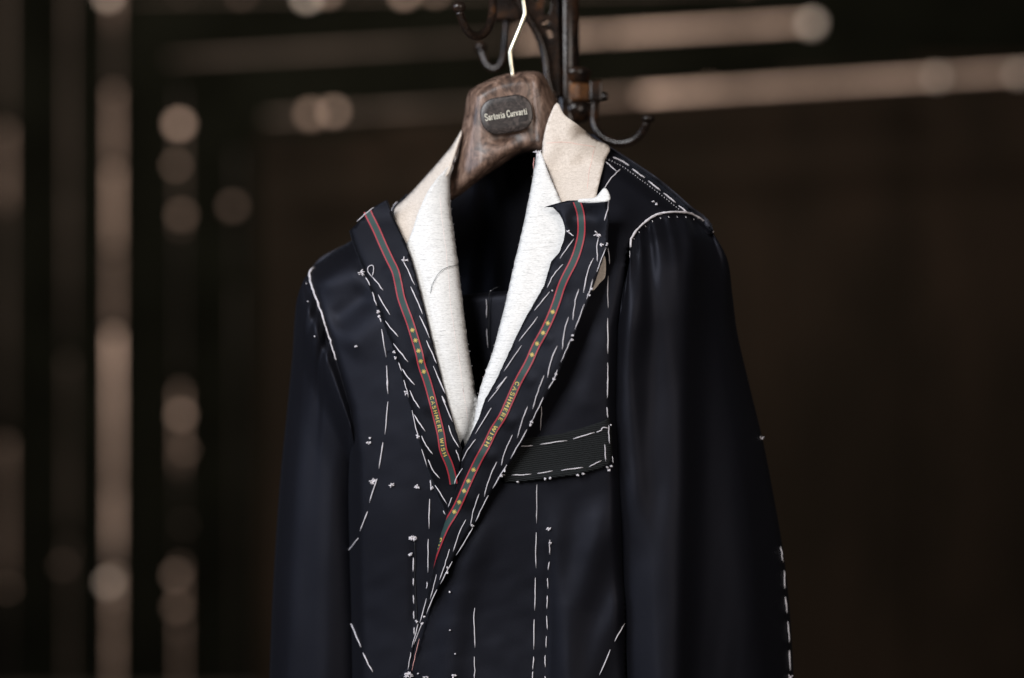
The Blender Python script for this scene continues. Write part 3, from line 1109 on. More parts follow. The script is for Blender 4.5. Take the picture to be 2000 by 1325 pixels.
# collar stand running round the back of the neck behind the hanger
A_ = np.array([tuple(at(1084, 226, 2.60)), tuple(at(1076, 240, 2.645)), tuple(at(1040, 262, 2.685)), tuple(at(985, 275, 2.70)), tuple(at(930, 285, 2.69)), tuple(at(898, 285, 2.655)), tuple(at(890, 290, 2.62))])
P3 = crom(A_, 6)
V = [tuple(p) for p in P3] + [(p[0], p[1], p[2] - 0.035) for p in P3]
n = len(P3)
mesh('collar_stand', V, [(i, i + 1, n + i + 1, n + i) for i in range(n - 1)], LINEN, jacket).modifiers.new('cloth_thickness', 'SOLIDIFY').thickness = 0.0015

# ---- lapels
LR_OUT = RL_IN[::-1][:0] + RL_IN + RL_BACK + RL_OUT[::-1] + [(1188, 389), (1160, 392.5), (1130, 391), (1108, 392), (1088, 397)]
lap_r = panel('lapel', LR_OUT, lapel_r, SATIN, jacket, step=6, thick=0.0016, smooth_out=False, rag=0.25)
LL = LL_IN + [(893, 960), (880, 1005), (872, 1012)] + LL_OUT[::-1] + [(705, 428), (730, 404)]
lap_l = panel('lapel', LL, lapel_l, SATIN, jacket, step=6, thick=0.0016, smooth_out=False, rag=0.2)
# white canvas corner folded out behind the right lapel top, and linen peeping out under its edge
fold = panel('canvas_corner', [(1132, 389), (1148, 388), (1162, 386), (1171, 377), (1180, 367), (1188, 374), (1190.5, 391), (1165, 396), (1136, 396), (1128, 394)],
             lambda x, y: lapel_r(x, np.maximum(y, 400)) - 0.019 + 0.0004 * np.maximum(0, 390 - np.asarray(y)) + 0.0, CANVAS_R, jacket, step=4, thick=0.001)
peep = panel('linen_underside', [(1180, 498), (1183, 512), (1182, 540), (1172, 552), (1157, 568), (1140, 560), (1150, 510), (1170, 480)],
             lambda x, y: body_r(x, y) - 0.010, LINEN, jacket, step=4, thick=0.001)
# ---- pocket strip
PO = [(985, 862), (1015, 858), (1054, 853), (1097, 847.5), (1131, 838), (1170, 826), (1191, 817), (1194, 832), (1196.5, 888), (1194, 901), (1187, 908), (1170, 916), (1122, 928), (1073, 934),
      (1025, 940), (985, 942), (972, 900)]


def pocket_d(px, py):
    d = body_r(px, py) - 0.0045
    return d - ridge(px, py, [(990, 942), (1073, 934), (1122, 928), (1187, 908)], 14, 0.003)


pocket = panel('pocket_strip', PO, pocket_d, RIBBED, jacket, step=5, thick=0.0014, smooth_out=False, rag=0.2)

# ---- sleeves
def sleeve(top, Lc, Rc, dl, dr, H, bodyf, folds, gather, nu=72, ns=120, gcut=0.0):
    """top: seam curve, Lc / Rc: side outlines, all in pattern coordinates"""
    u = np.linspace(0, 1, nu)
    t = (1 - np.cos(math.pi * u)) / 2
    TP = resample(crom(top, 8), n=400)
    tp = np.stack([np.interp(t, np.linspace(0, 1, 400), TP[:, k]) for k in (0, 1)], -1)
    sv = np.linspace(0, 1, ns) ** 1.35
    LP, RP = resample(crom(Lc, 8), n=400), resample(crom(Rc, 8), n=400)
    q = np.linspace(0, 1, 400)
    L = np.stack([np.interp(sv, q, LP[:, k]) for k in (0, 1)], -1)
    R = np.stack([np.interp(sv, q, RP[:, k]) for k in (0, 1)], -1)
    T, S = np.meshgrid(t, sv)
    U = np.meshgrid(u, sv)[0]
    P = L[:, None, :] * (1 - T[..., None]) + R[:, None, :] * T[..., None]
    dev = tp - ((1 - t)[:, None] * tp[0] + t[:, None] * tp[-1])
    P = P + dev[None] * ((1 - S[..., None]) ** 4)
    px, py = P[..., 0], P[..., 1]
    Dc = dl + (dr - dl) * T
    h = np.sin(math.pi * U)
    seam = bodyf(tp[:, 0], tp[:, 1])[None, :] + 0.0005
    w = sstep(S, 0.0, 0.20)
    front = (Dc - H * h) * w + seam * (1 - w)
    puff = 0.012 * sstep(S, 0.0, 0.05) * (1 - sstep(S, 0.04, 0.34)) * np.clip(h * 1.6, 0, 1)
    front = front - puff
    g = 0
    for (n_, ph, amp, reach) in gather:
        g = g + amp * np.sin(2 * math.pi * (n_ * T + 0.06 * np.sin(9 * T + ph)) + ph) * np.exp(-S / reach) * sstep(S, 0.0, 0.02)
    front = front - g * np.clip(h * 1.5, 0, 1) * (1 - gcut * sstep(T, 0.35, 0.6))
    for pl, wl, wr, amp in folds:
        fade = sstep(py, pl[0][1] - 60, pl[0][1] + 60) * (1 - sstep(py, pl[-1][1] - 80, pl[-1][1] + 80) * (pl[-1][1] < 1300))
        x0 = xat(py, pl)
        dx = px - x0
        front = front - amp * fade * np.exp(-(dx / np.where(dx > 0, wr, wl)) ** 2) * np.clip(h * 1.3, 0, 1)
    front = front - crinkle(px, py * 0.3, 0.0004) * w
    back = (Dc + H * h) * w + (seam + 0.03 * h) * (1 - w)
    VF = at_arr(px, py, front).reshape(-1, 3)
    VB = at_arr(px, py, back).reshape(-1, 3)
    F = []
    o = nu * ns
    for i in range(ns - 1):
        for k in range(nu - 1):
            a = i * nu + k
            F.append((a, a + nu, a + nu + 1, a + 1))
            F.append((o + a, o + a + 1, o + a + nu + 1, o + a + nu))
    me = mesh('sleeve', np.vstack([VF, VB]), F, WOOL, jacket)
    import bmesh
    bm = bmesh.new()
    bm.from_mesh(me.data)
    bmesh.ops.remove_doubles(bm, verts=bm.verts, dist=0.0002)
    bm.to_mesh(me.data)
    bm.free()
    me.data.polygons.foreach_set('use_smooth', [True] * len(me.data.polygons))
    fx, fy, fd = px.ravel(), py.ravel(), front.ravel()

    def surf(x, y):
        x, y = np.atleast_1d(np.asarray(x, float)), np.atleast_1d(np.asarray(y, float))
        return np.array([fd[np.argmin((fx - a) ** 2 + (fy - b_) ** 2)] for a, b_ in zip(x.ravel(), y.ravel())]).reshape(x.shape)
    return me, surf


RS_L = [(1232, 506), (1210, 600), (1194, 740), (1197, 880), (1207, 1000), (1217, 1130), (1226, 1345)]
RS_R = [(1392, 453), (1421, 508), (1431, 580), (1441, 655), (1466, 762), (1492, 870), (1513, 980), (1530, 1080), (1543, 1200), (1551, 1345)]
sl_r, surf_r = sleeve(R_CORD, RS_L, RS_R, 2.498, 2.600, 0.046, body_r,
                      [([(1338, 470), (1334, 700), (1330, 900), (1318, 1345)], 54, 28, 0.019),
                       ([(1246, 540), (1226, 740), (1230, 900), (1240, 1020)], 30, 30, 0.010),
                       ([(1262, 1000), (1270, 1345)], 40, 40, 0.004),
                       ([(1420, 640), (1450, 900), (1480, 1345)], 50, 34, 0.009)],
                      [(7.5, 0.4, 0.0044, 0.06), (4.2, 1.9, 0.0035, 0.14), (14, 2.2, 0.0026, 0.03)])
sl_r['label'] = 'gathered sleeve on the pocket side'
LS_L = [(613, 522), (597, 543), (583, 580), (577, 622), (570, 710), (560, 810), (549, 920), (540, 1040), (532, 1180), (526, 1345)]
LS_R = [(692, 850), (698, 960), (703, 1100), (708, 1220), (712, 1345)]
sl_l, surf_l = sleeve(L_CORD, LS_L, LS_R, 2.645, 2.615, 0.045, body_l,
                      [([(600, 600), (590, 760), (575, 1000), (560, 1345)], 36, 30, 0.004),
                       ([(640, 800), (640, 1000), (630, 1345)], 30, 26, 0.003)],
                      [(6.5, 0.8, 0.0050, 0.10), (11, 1.2, 0.0025, 0.05), (3.6, 2.2, 0.0045, 0.16)], gcut=1.0)

# ---- a layered depth lookup so that threads lie on the cloth they are sewn into
def lift(f, a=0.0008):
    return lambda x, y: f(x, y) - a


NST = [0]


def stitch(pts, surf, parent, r=1.3, mat=None, bow=0.0006, name='stitch', lay=0.0006):
    P = resample(crom(pts, 4) if len(pts) > 2 else np.array(pts, float), n=max(4, 3 * len(pts)))
    D = surf(P[:, 0], P[:, 1])
    n = len(P)
    mid = np.sin(np.linspace(0, math.pi, n))
    jit = rng.normal(0, 0.38, P.shape) * mid[:, None] + rng.normal(0, 0.4, 2)[None] * mid[:, None] * (0.0 if r < 1 else 1.0)
    P = P + jit
    W = [at(p[0], p[1], d - lay - bow * m_) for p, d, m_ in zip(P, D, mid)]
    rr = r * 0.74 * K * 2.5
    R = [rr * (0.45 if i in (0, n - 1) else rng.uniform(0.78, 1.15)) for i in range(n)]
    v, f = tube_data(W, R, 6)
    return mesh(name, v, f, mat or THREAD, parent)


def tack(x, y, surf, parent, size=5.0, n=7, name='thread_tack', long=1.0):
    """tailor's tack: a few cut thread ends standing out of the cloth"""
    d = float(np.ravel(surf(np.array([x]), np.array([y])))[0])
    parts = []
    size = size * 1.25
    for k in range(n):
        a = rng.uniform(0, 2 * math.pi)
        L = size * rng.uniform(0.55, 1.1) * long
        c = at(x + rng.normal(0, size * 0.16), y + rng.normal(0, size * 0.16), d + 0.0002)
        e = at(x + L * math.cos(a), y + L * math.sin(a) * 0.8, d - rng.uniform(0.001, 0.0035))
        m_ = (c + e) / 2 + Vector((0, -0.0012, 0))
        rr = 1.25 * K * 2.5 * rng.uniform(0.8, 1.15)
        parts.append(tube_data([c, m_, e], [rr, rr, rr * 0.8], 5))
    v, f = merge(parts)
    return mesh(name, v, f, THREAD, parent)


def Z(off, s):
    return lambda pts: [(off[0] + p[0] / s, off[1] + p[1] / s) for p in pts]


z3 = Z((1020, 180), 3.8975)
z4 = Z((560, 480), 4.4175)
z5 = Z((900, 420), 3.897)
z6 = Z((640, 740), 4.1417)
z7 = Z((880, 720), 4.139)
z8 = Z((640, 1000), 3.2258)
z9 = Z((510, 880), 2.977)
zs = Z((1150, 840), 2.732)

# left lapel: row beside the canvas, and the slanted row
for s in ([(1000, 120), (1105, 340)], [(1070, 355), (1120, 470), (1172, 592)], [(1145, 605), (1232, 798)], [(1205, 818), (1240, 900), (1293, 1018)], [(1265, 1040), (1367, 1275)], [(1340, 1298), (1368, 1360)]):
    stitch(z4(s), lapel_l, lap_l, 1.5)
for s in ([(895, 0), (950, 120)], [(923, 140), (1010, 350)], [(978, 377), (1010, 465), (1063, 557)], [(1038, 575), (1070, 672)]):
    stitch(z6(s), lapel_l, lap_l, 1.35)
for s in ([(740, 270), (832, 385)], [(790, 425), (890, 598)], [(850, 650), (962, 787)], [(920, 845), (1048, 1005)], [(998, 1065), (1045, 1140), (1105, 1203)]):
    stitch(z4(s), lapel_l, lap_l, 1.6)
stitch(z4([(738, 275), (695, 205), (740, 165), (752, 205), (738, 262)]), lapel_l, lap_l, 1.2, bow=0.002)
for s in ([(665, 95), (695, 165), (745, 240)], [(700, 292), (790, 427)], [(760, 462), (790, 530), (850, 612)], [(813, 655), (850, 740), (908, 808)], [(868, 862), (965, 1015)], [(935, 1067), (953, 1102)]):
    stitch(z6(s), lapel_l, lap_l, 1.5)
tack(*z4([(1022, 122)])[0], lapel_l, lap_l, 6, 6)
tack(*z4([(640, 235)])[0], lapel_l, lap_l, 7, 9)
stitch([(697, 433), (712, 420), (730, 405)], lapel_l, lap_l, 1.2)
stitch([(765, 412), (769, 402), (776, 394)], lambda x, y: body_l(x, y) - 0.004, front_l, 1.4)
# left chest: the canvas outline and the lapel break line
for s in ([(680, 275), (718, 345)], [(738, 400), (778, 520)], [(800, 625), (815, 660)], [(818, 720), (858, 965)], [(862, 1035), (875, 1280)]):
    stitch(z4(s), lambda x, y: np.minimum(body_l(x, y), np.where(pl_dist(x, y, LL_OUT) < 14, lapel_l(x, y), 9)), front_l, 1.6)
for s in ([(482, -20), (488, 122)], [(487, 185), (463, 450)], [(447, 515), (415, 728)], [(400, 810), (338, 1003)], [(323, 1073), (262, 1235)]):
    stitch(z6(s), body_l, front_l, 1.7)
stitch(z9([(565, 510), (500, 595)]), body_l, front_l, 1.6)
for s in ([(965, 1010), (990, 1085)], [(1010, 1160), (1050, 1310)]):
    stitch(z4(s), lapel_l, lap_l, 1.3)
for s in ([(682, 255), (740, 490)], [(760, 570), (805, 718)]):
    stitch(z6(s), lapel_l, lap_l, 1.3)
for s in ([(830, 820), (835, 905)], [(825, 972), (820, 1215)]):
    stitch(z6(s), body_l, front_l, 1.6)
for s in ([(972, 515), (970, 712)], [(965, 765), (960, 805)]):
    stitch(z9(s), body_l, front_l, 1.6)
for p in ((790, 572), (803, 610)):
    tack(*z4([p])[0], lapel_l, lap_l, 3.4, 7)
for p in ((925, 918), (938, 968)):
    tack(*z4([p])[0], lapel_l, lap_l, 3.2, 7)
tack(*z4([(1030, 1270)])[0], lapel_l, lap_l, 6, 8)
tack(*z4([(595, 870)])[0], body_l, front_l, 2.6, 6)
for (p, sz, n) in (((340, 478), 2.6, 6), ((332, 520), 4, 8), ((362, 830), 6.5, 12), ((520, 862), 5, 9), ((728, 874), 5.2, 9), ((728, 468), 4, 7), ((843, 888), 4, 7), ((688, 1285), 6, 11)):
    tack(*z6([p])[0], body_l if p[0] not in (728,) or p[1] > 800 else lapel_l, front_l, sz, n)
# left dart
for s in ([(540, 290), (538, 378)], [(540, 418), (540, 467)], [(540, 525), (543, 580)], [(542, 625), (545, 678)], [(545, 728), (545, 775)]):
    stitch(z8(s), body_l, front_l, 1.7)
stitch(z8([(547, 185), (552, 300), (548, 420), (556, 560), (560, 680), (556, 780)]), body_l, front_l, 1.3, BLACKTHREAD)
tack(*z8([(537, 165)])[0], body_l, front_l, 6.5, 12)
tack(*z8([(522, 268)])[0], body_l, front_l, 4, 6)
tack(*z8([(556, 690)])[0], body_l, front_l, 4, 6)
for s in ([(137, 682), (210, 853)], [(222, 888), (285, 1010)], [(95, 575), (125, 630)]):
    stitch(z8(s), body_l, front_l, 1.7)

# right lapel: inner row, slanted row, edge row
inner = [z5([(862, 182), (755, 332)]), z5([(778, 375), (712, 450), (657, 553)]), z5([(677, 585), (560, 728)]), z5([(585, 775), (442, 962)]), z5([(462, 993), (328, 1190)]),
         z7([(440, 0), (405, 45)]), z7([(455, 67), (303, 268)]), z7([(330, 318), (200, 530)]), z7([(203, 572), (140, 660), (92, 750)]), z7([(97, 807), (50, 880), (30, 935)]), z6([(1005, 960), (975, 1040)])]
inner[5] = z5([(350, 1232), (270, 1325)])
for s in inner:
    stitch(s, lapel_r, lap_r, 1.25)
slant = [z5([(1047, 175), (1033, 250), (1040, 355)]), z5([(1010, 330), (965, 430), (933, 592)]), z5([(900, 565), (868, 660), (853, 800)]), z5([(820, 778), (785, 900), (773, 1025)]),
         z5([(735, 997), (690, 1110), (660, 1240)]), z7([(828, -30), (795, 20), (783, 75)]), z7([(755, 57), (700, 200), (663, 330)]), z7([(623, 307), (575, 430), (540, 562)]),
         z7([(500, 537), (440, 670), (410, 787)]), z7([(373, 755), (310, 900), (272, 1038)]), z7([(230, 1015), (185, 1150), (160, 1270)]), z8([(870, 50), (825, 140), (790, 250)]),
         z8([(768, 235), (735, 340), (705, 430)]), z8([(685, 395), (645, 550)]), z8([(622, 545), (580, 700)]), z8([(570, 705), (530, 855)]), z8([(523, 885), (505, 995)])]
slant.pop(5)
for s in slant:
    stitch(s, lapel_r, lap_r, 1.3)
edge = [z5([(1105, 250), (1035, 435)]), z5([(1005, 490), (957, 640)]), z5([(940, 680), (867, 873)]), z5([(838, 945), (762, 1120)]), z5([(735, 1180), (700, 1260), (665, 1325)]),
        z7([(750, 233), (655, 435)]), z7([(617, 492), (485, 730)]), z7([(455, 778), (340, 970)]), z7([(305, 1027), (203, 1237)]), z8([(915, 100), (810, 272)]),
        z8([(785, 313), (710, 455)]), z8([(688, 490), (623, 645)]), z8([(598, 695), (542, 835)])]
for s in edge:
    stitch(s, lapel_r, lap_r, 1.3)
for p in ((993, 565), (975, 610), (850, 918), (847, 950), (722, 1215), (708, 1250)):
    tack(*z5([p])[0], lapel_r, lap_r, 2.9, 6)
for p in ((657, 430), (645, 457), (437, 825), (410, 870), (177, 1270)):
    tack(*z7([p])[0], lapel_r, lap_r, 2.8, 6)
for p in ((755, 355), (750, 385), (607, 660), (595, 705)):
    tack(*z8([p])[0], lapel_r, lap_r, 2.8, 6)
tack(*z8([(508, 1030)])[0], lapel_r, lap_r, 8, 18)
tack(*z5([(825, 130)])[0], lapel_r, lap_r, 4, 6)
stitch(z5([(805, 118), (860, 160)]), lapel_r, lap_r, 1.3)
tack(*z5([(1040, 148)])[0], lapel_r, lap_r, 6, 8, long=1.3)
tack(*z5([(1070, 225)])[0], lapel_r, lap_r, 4, 7)
tack(*z5([(1113, 225)])[0], lapel_r, lap_r, 2.8, 6)
tack(*z5([(700, 577)])[0], lapel_r, lap_r, 1.8, 4)
stitch(z3([(659, 815), (652, 890), (625, 980)]), lapel_r, lap_r, 1.6)
# long armhole line down the right front
for s in ([z5([(1120, 250), (1132, 375)]), z5([(1122, 465), (1122, 708)]), z5([(1118, 785), (1119, 1058)]), z5([(1117, 1125), (1115, 1325)]), z7([(1268, 90), (1267, 240)]), z7([(1263, 312), (1272, 400)])]):
    stitch(s, body_r, front_r, 1.35)
# pocket
for s in ([(555, 632), (665, 625)], [(723, 613), (943, 583)], [(990, 570), (1165, 517)], [(1180, 515), (1215, 500), (1235, 475), (1280, 483)], [(1280, 460), (1287, 610)], [(1246, 615), (1254, 752)],
          [(1120, 795), (1220, 745)], [(893, 825), (1072, 800)], [(702, 848), (828, 827)], [(493, 863), (653, 853)], [(405, 864), (440, 863)]):
    stitch(z7(s), pocket_d, pocket, 1.35)
for p, sz in (((765, 893), 2.4), ((805, 888), 2.4), ((1030, 862), 2.6), ((1072, 852), 2.8), ((1285, 822), 3), ((1300, 790), 2.4), ((1270, 800), 2.4), ((543, 917), 1.8), ((1295, 457), 1.4)):
    tack(*z7([p])[0], pocket_d, pocket, sz, 6)
stitch(z7([(1308, 710), (1315, 765)]), pocket_d, pocket, 0.9)
# right front lower rows
for s in (z7([(735, 285), (725, 500)]), z7([(698, 937), (695, 1253)])):
    stitch(s, body_r, front_r, 1.1)
for s in ([(1314, 130), (1313, 355)], [(1308, 415), (1304, 622)], [(1301, 677), (1298, 867)], [(1297, 912), (1292, 995)], [(1293, 1005), (1293, 1060)]):
    stitch(z8(s), body_r, front_r, 1.4)
for s in ([(1400, 175), (1400, 270)], [(1397, 315), (1389, 368)], [(1385, 418), (1388, 485)], [(1384, 528), (1381, 612)], [(1379, 655), (1385, 743)], [(1378, 783), (1376, 857)], [(1371, 903), (1372, 980)], [(1369, 1035), (1370, 1060)]):
    stitch(z8(s), body_r, front_r, 1.4)
tack(*z8([(1393, 108)])[0], body_r, front_r, 4.2, 8)
tack(*z8([(1403, 200)])[0], body_r, front_r, 2.6, 5)
for s in ([(927, 605), (922, 650), (928, 857)], [(924, 912), (924, 1060)], [(1873, 703), (1808, 817)], [(1780, 868), (1712, 1028)]):
    stitch(z8(s), body_r, front_r, 1.4)
stitch(z8([(577, 800), (550, 915), (530, 1005)]), lapel_r, lap_r, 0.8, CHALK)
for p, sz in (((768, 505), 1.6), ((770, 745), 1.5), ((803, 895), 1.1), ((568, 1018), 1.6), ((610, 1042), 2.2), ((628, 1040), 1.8), ((792, 1035), 5)):
    tack(*z8([p])[0], body_r, front_r, sz, 4 if sz < 4 else 9)
# shoulder seam
for s in ([(630, 465), (652, 475)], [(692, 497), (760, 525), (813, 560)], [(838, 585), (933, 652)], [(960, 677), (1052, 750)], [(1077, 770), (1168, 842)], [(1190, 865), (1265, 925)]):
    stitch(z3(s), body_r, front_r, 1.9)
D_ = resample(np.array(z3([(620, 500), (680, 525), (760, 565), (860, 635), (960, 710), (1060, 785), (1190, 890)])), step=6.0)
for p in D_:
    stitch([(p[0] - 0.6, p[1] - 1), (p[0] + 0.6, p[1] + 1)], body_r, front_r, 0.62, bow=0.0)
stitch(z3([(623, 523), (718, 603)]), body_r, front_r, 1.3)
stitch(z3([(750, 585), (690, 640), (650, 690), (625, 735)]), body_r, front_r, 1.3)
for p in ((998, 835), (1020, 853)):
    tack(*z3([p])[0], body_r, front_r, 2.2, 6)
# armhole cords
def cord(pts, surf, parent, r0, r1):
    P = resample(crom(pts, 8), step=5)
    n = len(P)
    P = P + rng.normal(0, 0.45, P.shape)
    D = surf(P[:, 0], P[:, 1])
    W = [at(p[0], p[1], d - 0.0018 - rng.uniform(0, 0.0008)) for p, d in zip(P, D)]
    R = [K * 2.5 * 0.86 * (r0 + (r1 - r0) * i / n) * rng.uniform(0.72, 1.15) for i in range(n)]
    v, f = tube_data(W, R, 8)
    return mesh('armhole_cord', v, f, THREAD, parent)


cord(R_CORD, body_r, sl_r, 2.9, 2.3)
cord([p for p in R_CORD[2:9]], lambda x, y: body_r(x, y) - 0.0006, sl_r, 1.6, 2.2)
cord(L_CORD[:7], body_l, sl_l, 2.8, 1.6)
tack(*z3([(803, 1230)])[0], body_r, sl_r, 7, 10)
P = resample(crom(R_CORD, 8), step=17)
for p in P[2:-1]:
    stitch([(p[0] - 1, p[1] + 8), (p[0] + 1, p[1] + 10.5)], lambda x, y: surf_r(x, y), sl_r, 0.9, bow=0)
for p in ((280, 235), (290, 345), (330, 560)):
    tack(*Z((510, 480), 3.156)([p])[0], surf_l, sl_l, 1.4, 3)
for s in ([(1027, 623), (1042, 708)], [(1047, 750), (1050, 848)], [(1052, 890), (1062, 980)], [(1066, 1022), (1074, 1135)], [(1075, 1175), (1080, 1285)]):
    P = [(p[0] - 1.5, p[1]) for p in zs(s)]
    stitch(P, surf_r, sl_r, 1.9, lay=0.002)
tack(zs([(925, 45)])[0][0] - 2, zs([(925, 45)])[0][1], surf_r, sl_r, 5, 8)
tack(zs([(1072, 1320)])[0][0], zs([(1075, 1320)])[0][1], surf_r, sl_r, 6, 9)

# ---- chalk marks
stitch(z3([(155, 392), (290, 382), (420, 395), (560, 420)]), collar_r, co_r, 0.8, CHALKPALE, bow=0, name='chalk_line', lay=0.0001)
stitch(z3([(550, 420), (530, 520), (510, 600), (495, 740)]), collar_r, co_r, 0.6, CHALKPALE, bow=0, name='chalk_line', lay=0.0001)
zz2 = Z((660, 250), 4.4175)
stitch(zz2([(880, 560), (895, 760), (925, 980), (945, 1200), (960, 1320)]) + z4([(1410, 480), (1450, 760), (1490, 1000), (1530, 1290)]) + z6([(1090, 60), (1110, 180), (1140, 360)]), canvas_l, cl, 0.5, CHALKFAINT, bow=0, name='chalk_line', lay=0.0)
stitch(z4([(1238, 415), (1265, 310), (1330, 220), (1400, 185), (1478, 168)]), canvas_l, cl, 0.7, PENCIL, name='loose_thread', lay=0.0012)

# fraying along canvas edges
def fray(poly, surf, parent, n, L, side, name='frayed_edge'):
    P = resample(crom(poly, 6), n=n)
    parts = []
    for p in P:
        if rng.random() < 0.35:
            continue
        a = rng.uniform(-0.9, 0.9) + (0 if side > 0 else math.pi)
        l = L * rng.uniform(0.3, 1.3)
        d = float(np.ravel(surf(np.array([p[0]]), np.array([p[1]])))[0]) - 0.0004
        q = (p[0] + l * math.cos(a), p[1] + l * math.sin(a))
        m_ = ((p[0] + q[0]) / 2 + rng.normal(0, 0.5), (p[1] + q[1]) / 2 + rng.normal(0, 0.8))
        parts.append(tube_data([at(*p, d), at(*m_, d - 0.0008), at(*q, d - 0.0005)], [0.00022, 0.0002, 0.0001], 4))
    v, f = merge(parts)
    o = mesh(name, v, f, THREAD, parent)
    o['kind'] = 'stuff'
    return o


fray(V_R[:9], canvas_r, cr_, 36, 2.2, -1)
fray([(1056, 303), (1066, 325), (1080, 360), (1092, 388)], canvas_r, cr_, 40, 2.6, 1)
fray(V_L[:8], canvas_l, cl, 30, 2.2, 1)
tack(1050, 300, canvas_r, cr_, 7, 14, long=1.1)
tack(882, 326, canvas_l, cl, 5, 9)
stitch([(1043, 308), (1042, 330)], lambda x, y: canvas_r(np.maximum(x, 1050), y), cr_, 0.8, CHALK)

# ------------------------------------------------------------------ woven name ribbons
RB_R = [(1126, 393), (1132, 410), (1135, 428), (1135, 458), (1128, 489), (1118, 515), (1105, 540), (1096, 561), (1087, 589), (1076, 618), (1062, 648), (1046, 677), (1033, 707), (1017, 736), (1007, 756),
        (993, 788), (981, 814), (964, 841), (950, 870), (934, 899), (916, 937), (897, 981), (885, 1004), (873, 1023), (864, 1041), (853, 1068), (844, 1092), (837, 1115)]
RB_L = [(718, 413), (721, 421), (735, 449), (748, 479), (761, 507), (772, 530), (778, 555), (783, 580), (791, 604), (800, 628), (809, 657), (818, 688), (824, 715), (834, 744), (843, 776), (853, 815), (861, 848),
        (866, 880), (877, 907), (883, 928), (886, 946)]


class Ribbon:
    def __init__(self, path, surf, hw, taper=None, clip=None):
        self.P = resample(crom(path, 8), step=3)
        self.surf, self.hw = surf, hw
        self.s = np.concatenate([[0], np.cumsum(np.linalg.norm(np.diff(self.P, axis=0), axis=1))])
        t = np.gradient(self.P, axis=0)
        t /= np.linalg.norm(t, axis=1)[:, None]
        self.nrm = np.stack([-t[:, 1], t[:, 0]], -1) * -1      # 'up' of the lettering: to the right going down
        self.taper = taper
        self.edge = clip

    def pt(self, s, v):
        p = np.array([np.interp(s, self.s, self.P[:, k]) for k in (0, 1)])
        n = np.array([np.interp(s, self.s, self.nrm[:, k]) for k in (0, 1)])
        return p + n * v

    def w3(self, s, v, lift_):
        x, y = self.pt(s, v)
        if self.edge is not None and y > 985:
            x = max(x, float(xat(y, self.edge)) + 1)
        return at(x, y, float(np.ravel(self.surf(np.array([x]), np.array([y])))[0]) - lift_)

    def strip(self, name, v0, v1, lift_, mat, parent, s0=0, s1=None):
        s1 = self.s[-1] if s1 is None else s1
        ss = np.linspace(s0, s1, int((s1 - s0) / 3) + 2)
        nv = 4
        rows = []
        for s in ss:
            k = self.taper(s / self.s[-1]) if self.taper else (1, 1)
            rows.append([self.w3(s, np.clip(v0 + (v1 - v0) * j / nv, -k[0] * 30, 30), lift_) for j in range(nv + 1)])
        V = [q for r_ in rows for q in r_]
        F = []
        for i in range(len(rows) - 1):
            for j in range(nv):
                a = i * (nv + 1) + j
                F.append((a, a + 1, a + nv + 2, a + nv + 1))
        o = mesh(name, V, F, mat, parent)
        return o

    def near(self, x, y):
        i = np.argmin((self.P[:, 0] - x) ** 2 + (self.P[:, 1] - y) ** 2)
        return self.s[i]


def star(rb, x, y, parent, size):
    s0 = rb.near(x, y)
    parts = []
    for k in range(4):
        a = math.pi * k / 4 + 0.1
        L = size * (1.0 if k % 2 == 0 else 0.9)
        ca, sa = math.cos(a), math.sin(a)
        w = 0.62
        q = [(-L * ca - w * sa * -1, -L * sa - w * ca), (L * ca + w * sa, L * sa - w * ca), (L * ca - w * sa, L * sa + w * ca), (-L * ca - w * sa, -L * sa + w * ca)]
        parts.append(([rb.w3(s0 + p[0], p[1], 0.0013 + 0.0001 * k) for p in q], [(0, 1, 2, 3)]))
    v, f = merge(parts)
    return mesh('woven_star', v, f, YELLOW, parent, smooth=False)


def ribbon(path, surf, label, stars, words, hw=7.3, cut=None):
    rb = Ribbon(path, surf, hw, None, cut)
    o = rb.strip('name_ribbon', -hw, hw, 0.0009, GREEN, jacket)
    o['label'] = label
    rb.strip('red_edge', -hw - 0.6, -hw + 2.1, 0.0012, RED, o)
    rb.strip('red_edge', hw - 2.1, hw + 0.6, 0.0012, RED, o)
    for x, y in stars:
        star(rb, x, y, o, 4.7)
    for txt, (xa, ya), (xb, yb), cap in words:
        sa, sb = rb.near(xa, ya), rb.near(xb, yb)
        tw_ = text_width(txt, 0.30, True)
        k = (sb - sa) / tw_
        text_mesh('lettering', txt, lambda u, v, l, sa=sa, k=k, cap=cap: rb.w3(sa + u * k, (v - 0.5) * cap, l), 0.0014, YELLOW, o, 0.30, True)
    return o


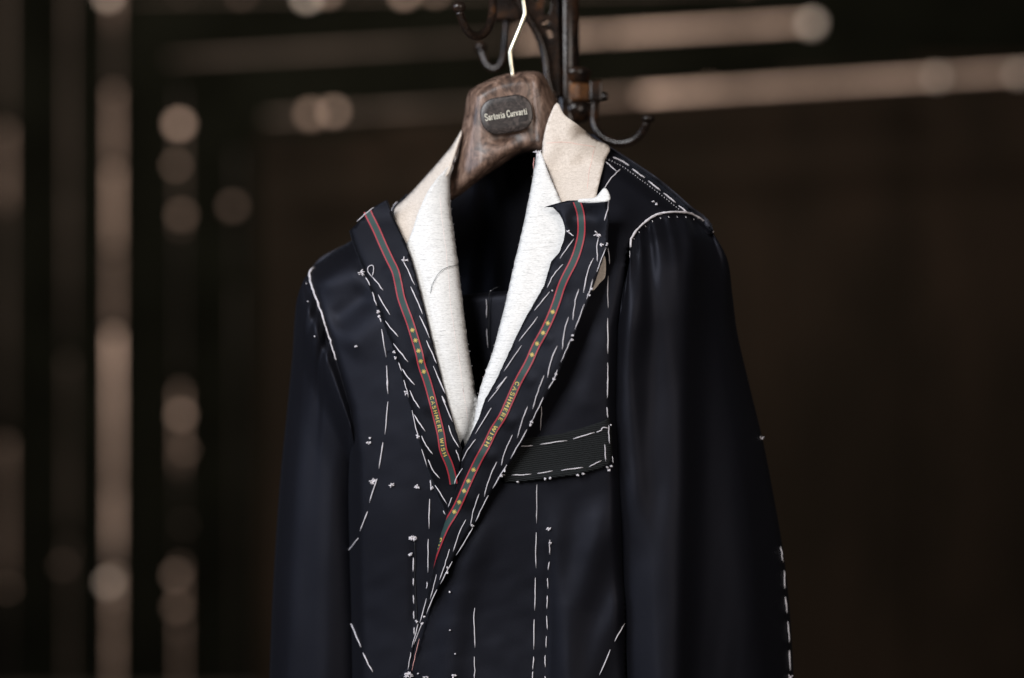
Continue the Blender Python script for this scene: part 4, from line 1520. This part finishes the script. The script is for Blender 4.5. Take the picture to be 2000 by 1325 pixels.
ribbon(RB_R, lapel_r, 'green ribbon with red edges on the overlapping lapel',
       [(1079, 609), (1070, 630), (1062, 651), (1051, 672), (1041, 693), (927, 918), (915.5, 939), (905, 959), (896, 980), (887, 1000)],
       [('CASHMERE', (1012, 747), (975, 825), 7.6), ('WISH', (969, 832), (946, 876), 7.6), ('SUP', (859, 1050), (846, 1088), 8.0)], cut=RL_BACK)
ribbon(RB_L, lapel_l, 'green ribbon with red edges on the lapel lying underneath',
       [(805, 645), (812, 665), (817, 685), (821, 705), (828, 726)],
       [('CASHMERE', (843, 774), (861, 847), 7.0), ('WISH', (862.5, 856), (870, 895), 7.0)])

# ------------------------------------------------------------------ trousers folded over the bar
TB = at(950, 1345, 2.62)
trousers = thing('folded_trousers', tuple(TB), 'dark navy trousers folded over the hanger bar inside the jacket neck', 'trousers')


def bar_y(px):
    return 584 - (px - 980) * 0.0976 * 0.9


def bar_d(px):
    return np.interp(px, [770, 1180], [2.60, 2.54])


xs = np.linspace(820, 1140, 60)
prof = [(130 + 640 * (1 - i / 24), -0.0105) for i in range(24)] + [(6 - 13 * math.sin(a) if a > 0 else 6, -0.0105 * math.cos(a)) for a in np.linspace(0, math.pi, 13)] + \
       [(130 + 640 * i / 24, 0.0105) for i in range(0, 25, 3)]
prof = [(760 - 30 * i, -0.0105) for i in range(26)] + [(2 - 17 * math.sin(a), -0.0105 * math.cos(a)) for a in np.linspace(0, math.pi, 15)] + [(10 + 50 * i, 0.0105) for i in range(16)]
V, F = [], []
for (dy, dd) in prof:
    for x in xs:
        wob = 0.0016 * math.sin(x * 0.06 + dy * 0.002) * min(1, max(0, dy) / 200)
        V.append(at(x, bar_y(x) + dy, float(bar_d(x)) + dd + wob))
nx = len(xs)
for i in range(len(prof) - 1):
    for k in range(nx - 1):
        a = i * nx + k
        F.append((a, a + 1, a + nx + 1, a + nx))
leg_o = mesh('trouser_leg', V, F, WOOL, trousers)


def trou(x, y):
    return bar_d(x) - 0.0105


for s in ([(193, 642), (196, 785)], [(198, 868), (207, 1013)]):
    stitch(z5(s), trou, leg_o, 1.5, lay=0.0025)
stitch(z5([(222, 582), (250, 563)]), trou, leg_o, 1.2, lay=0.0025)
stitch(z5([(295, 548), (250, 562), (222, 590), (214, 640), (211, 800), (212, 960), (215, 1020)]), trou, leg_o, 1.2, BLACKTHREAD, lay=0.0035)

# render defaults
scene.render.engine = 'CYCLES'
scene.render.resolution_x, scene.render.resolution_y = 1024, 678
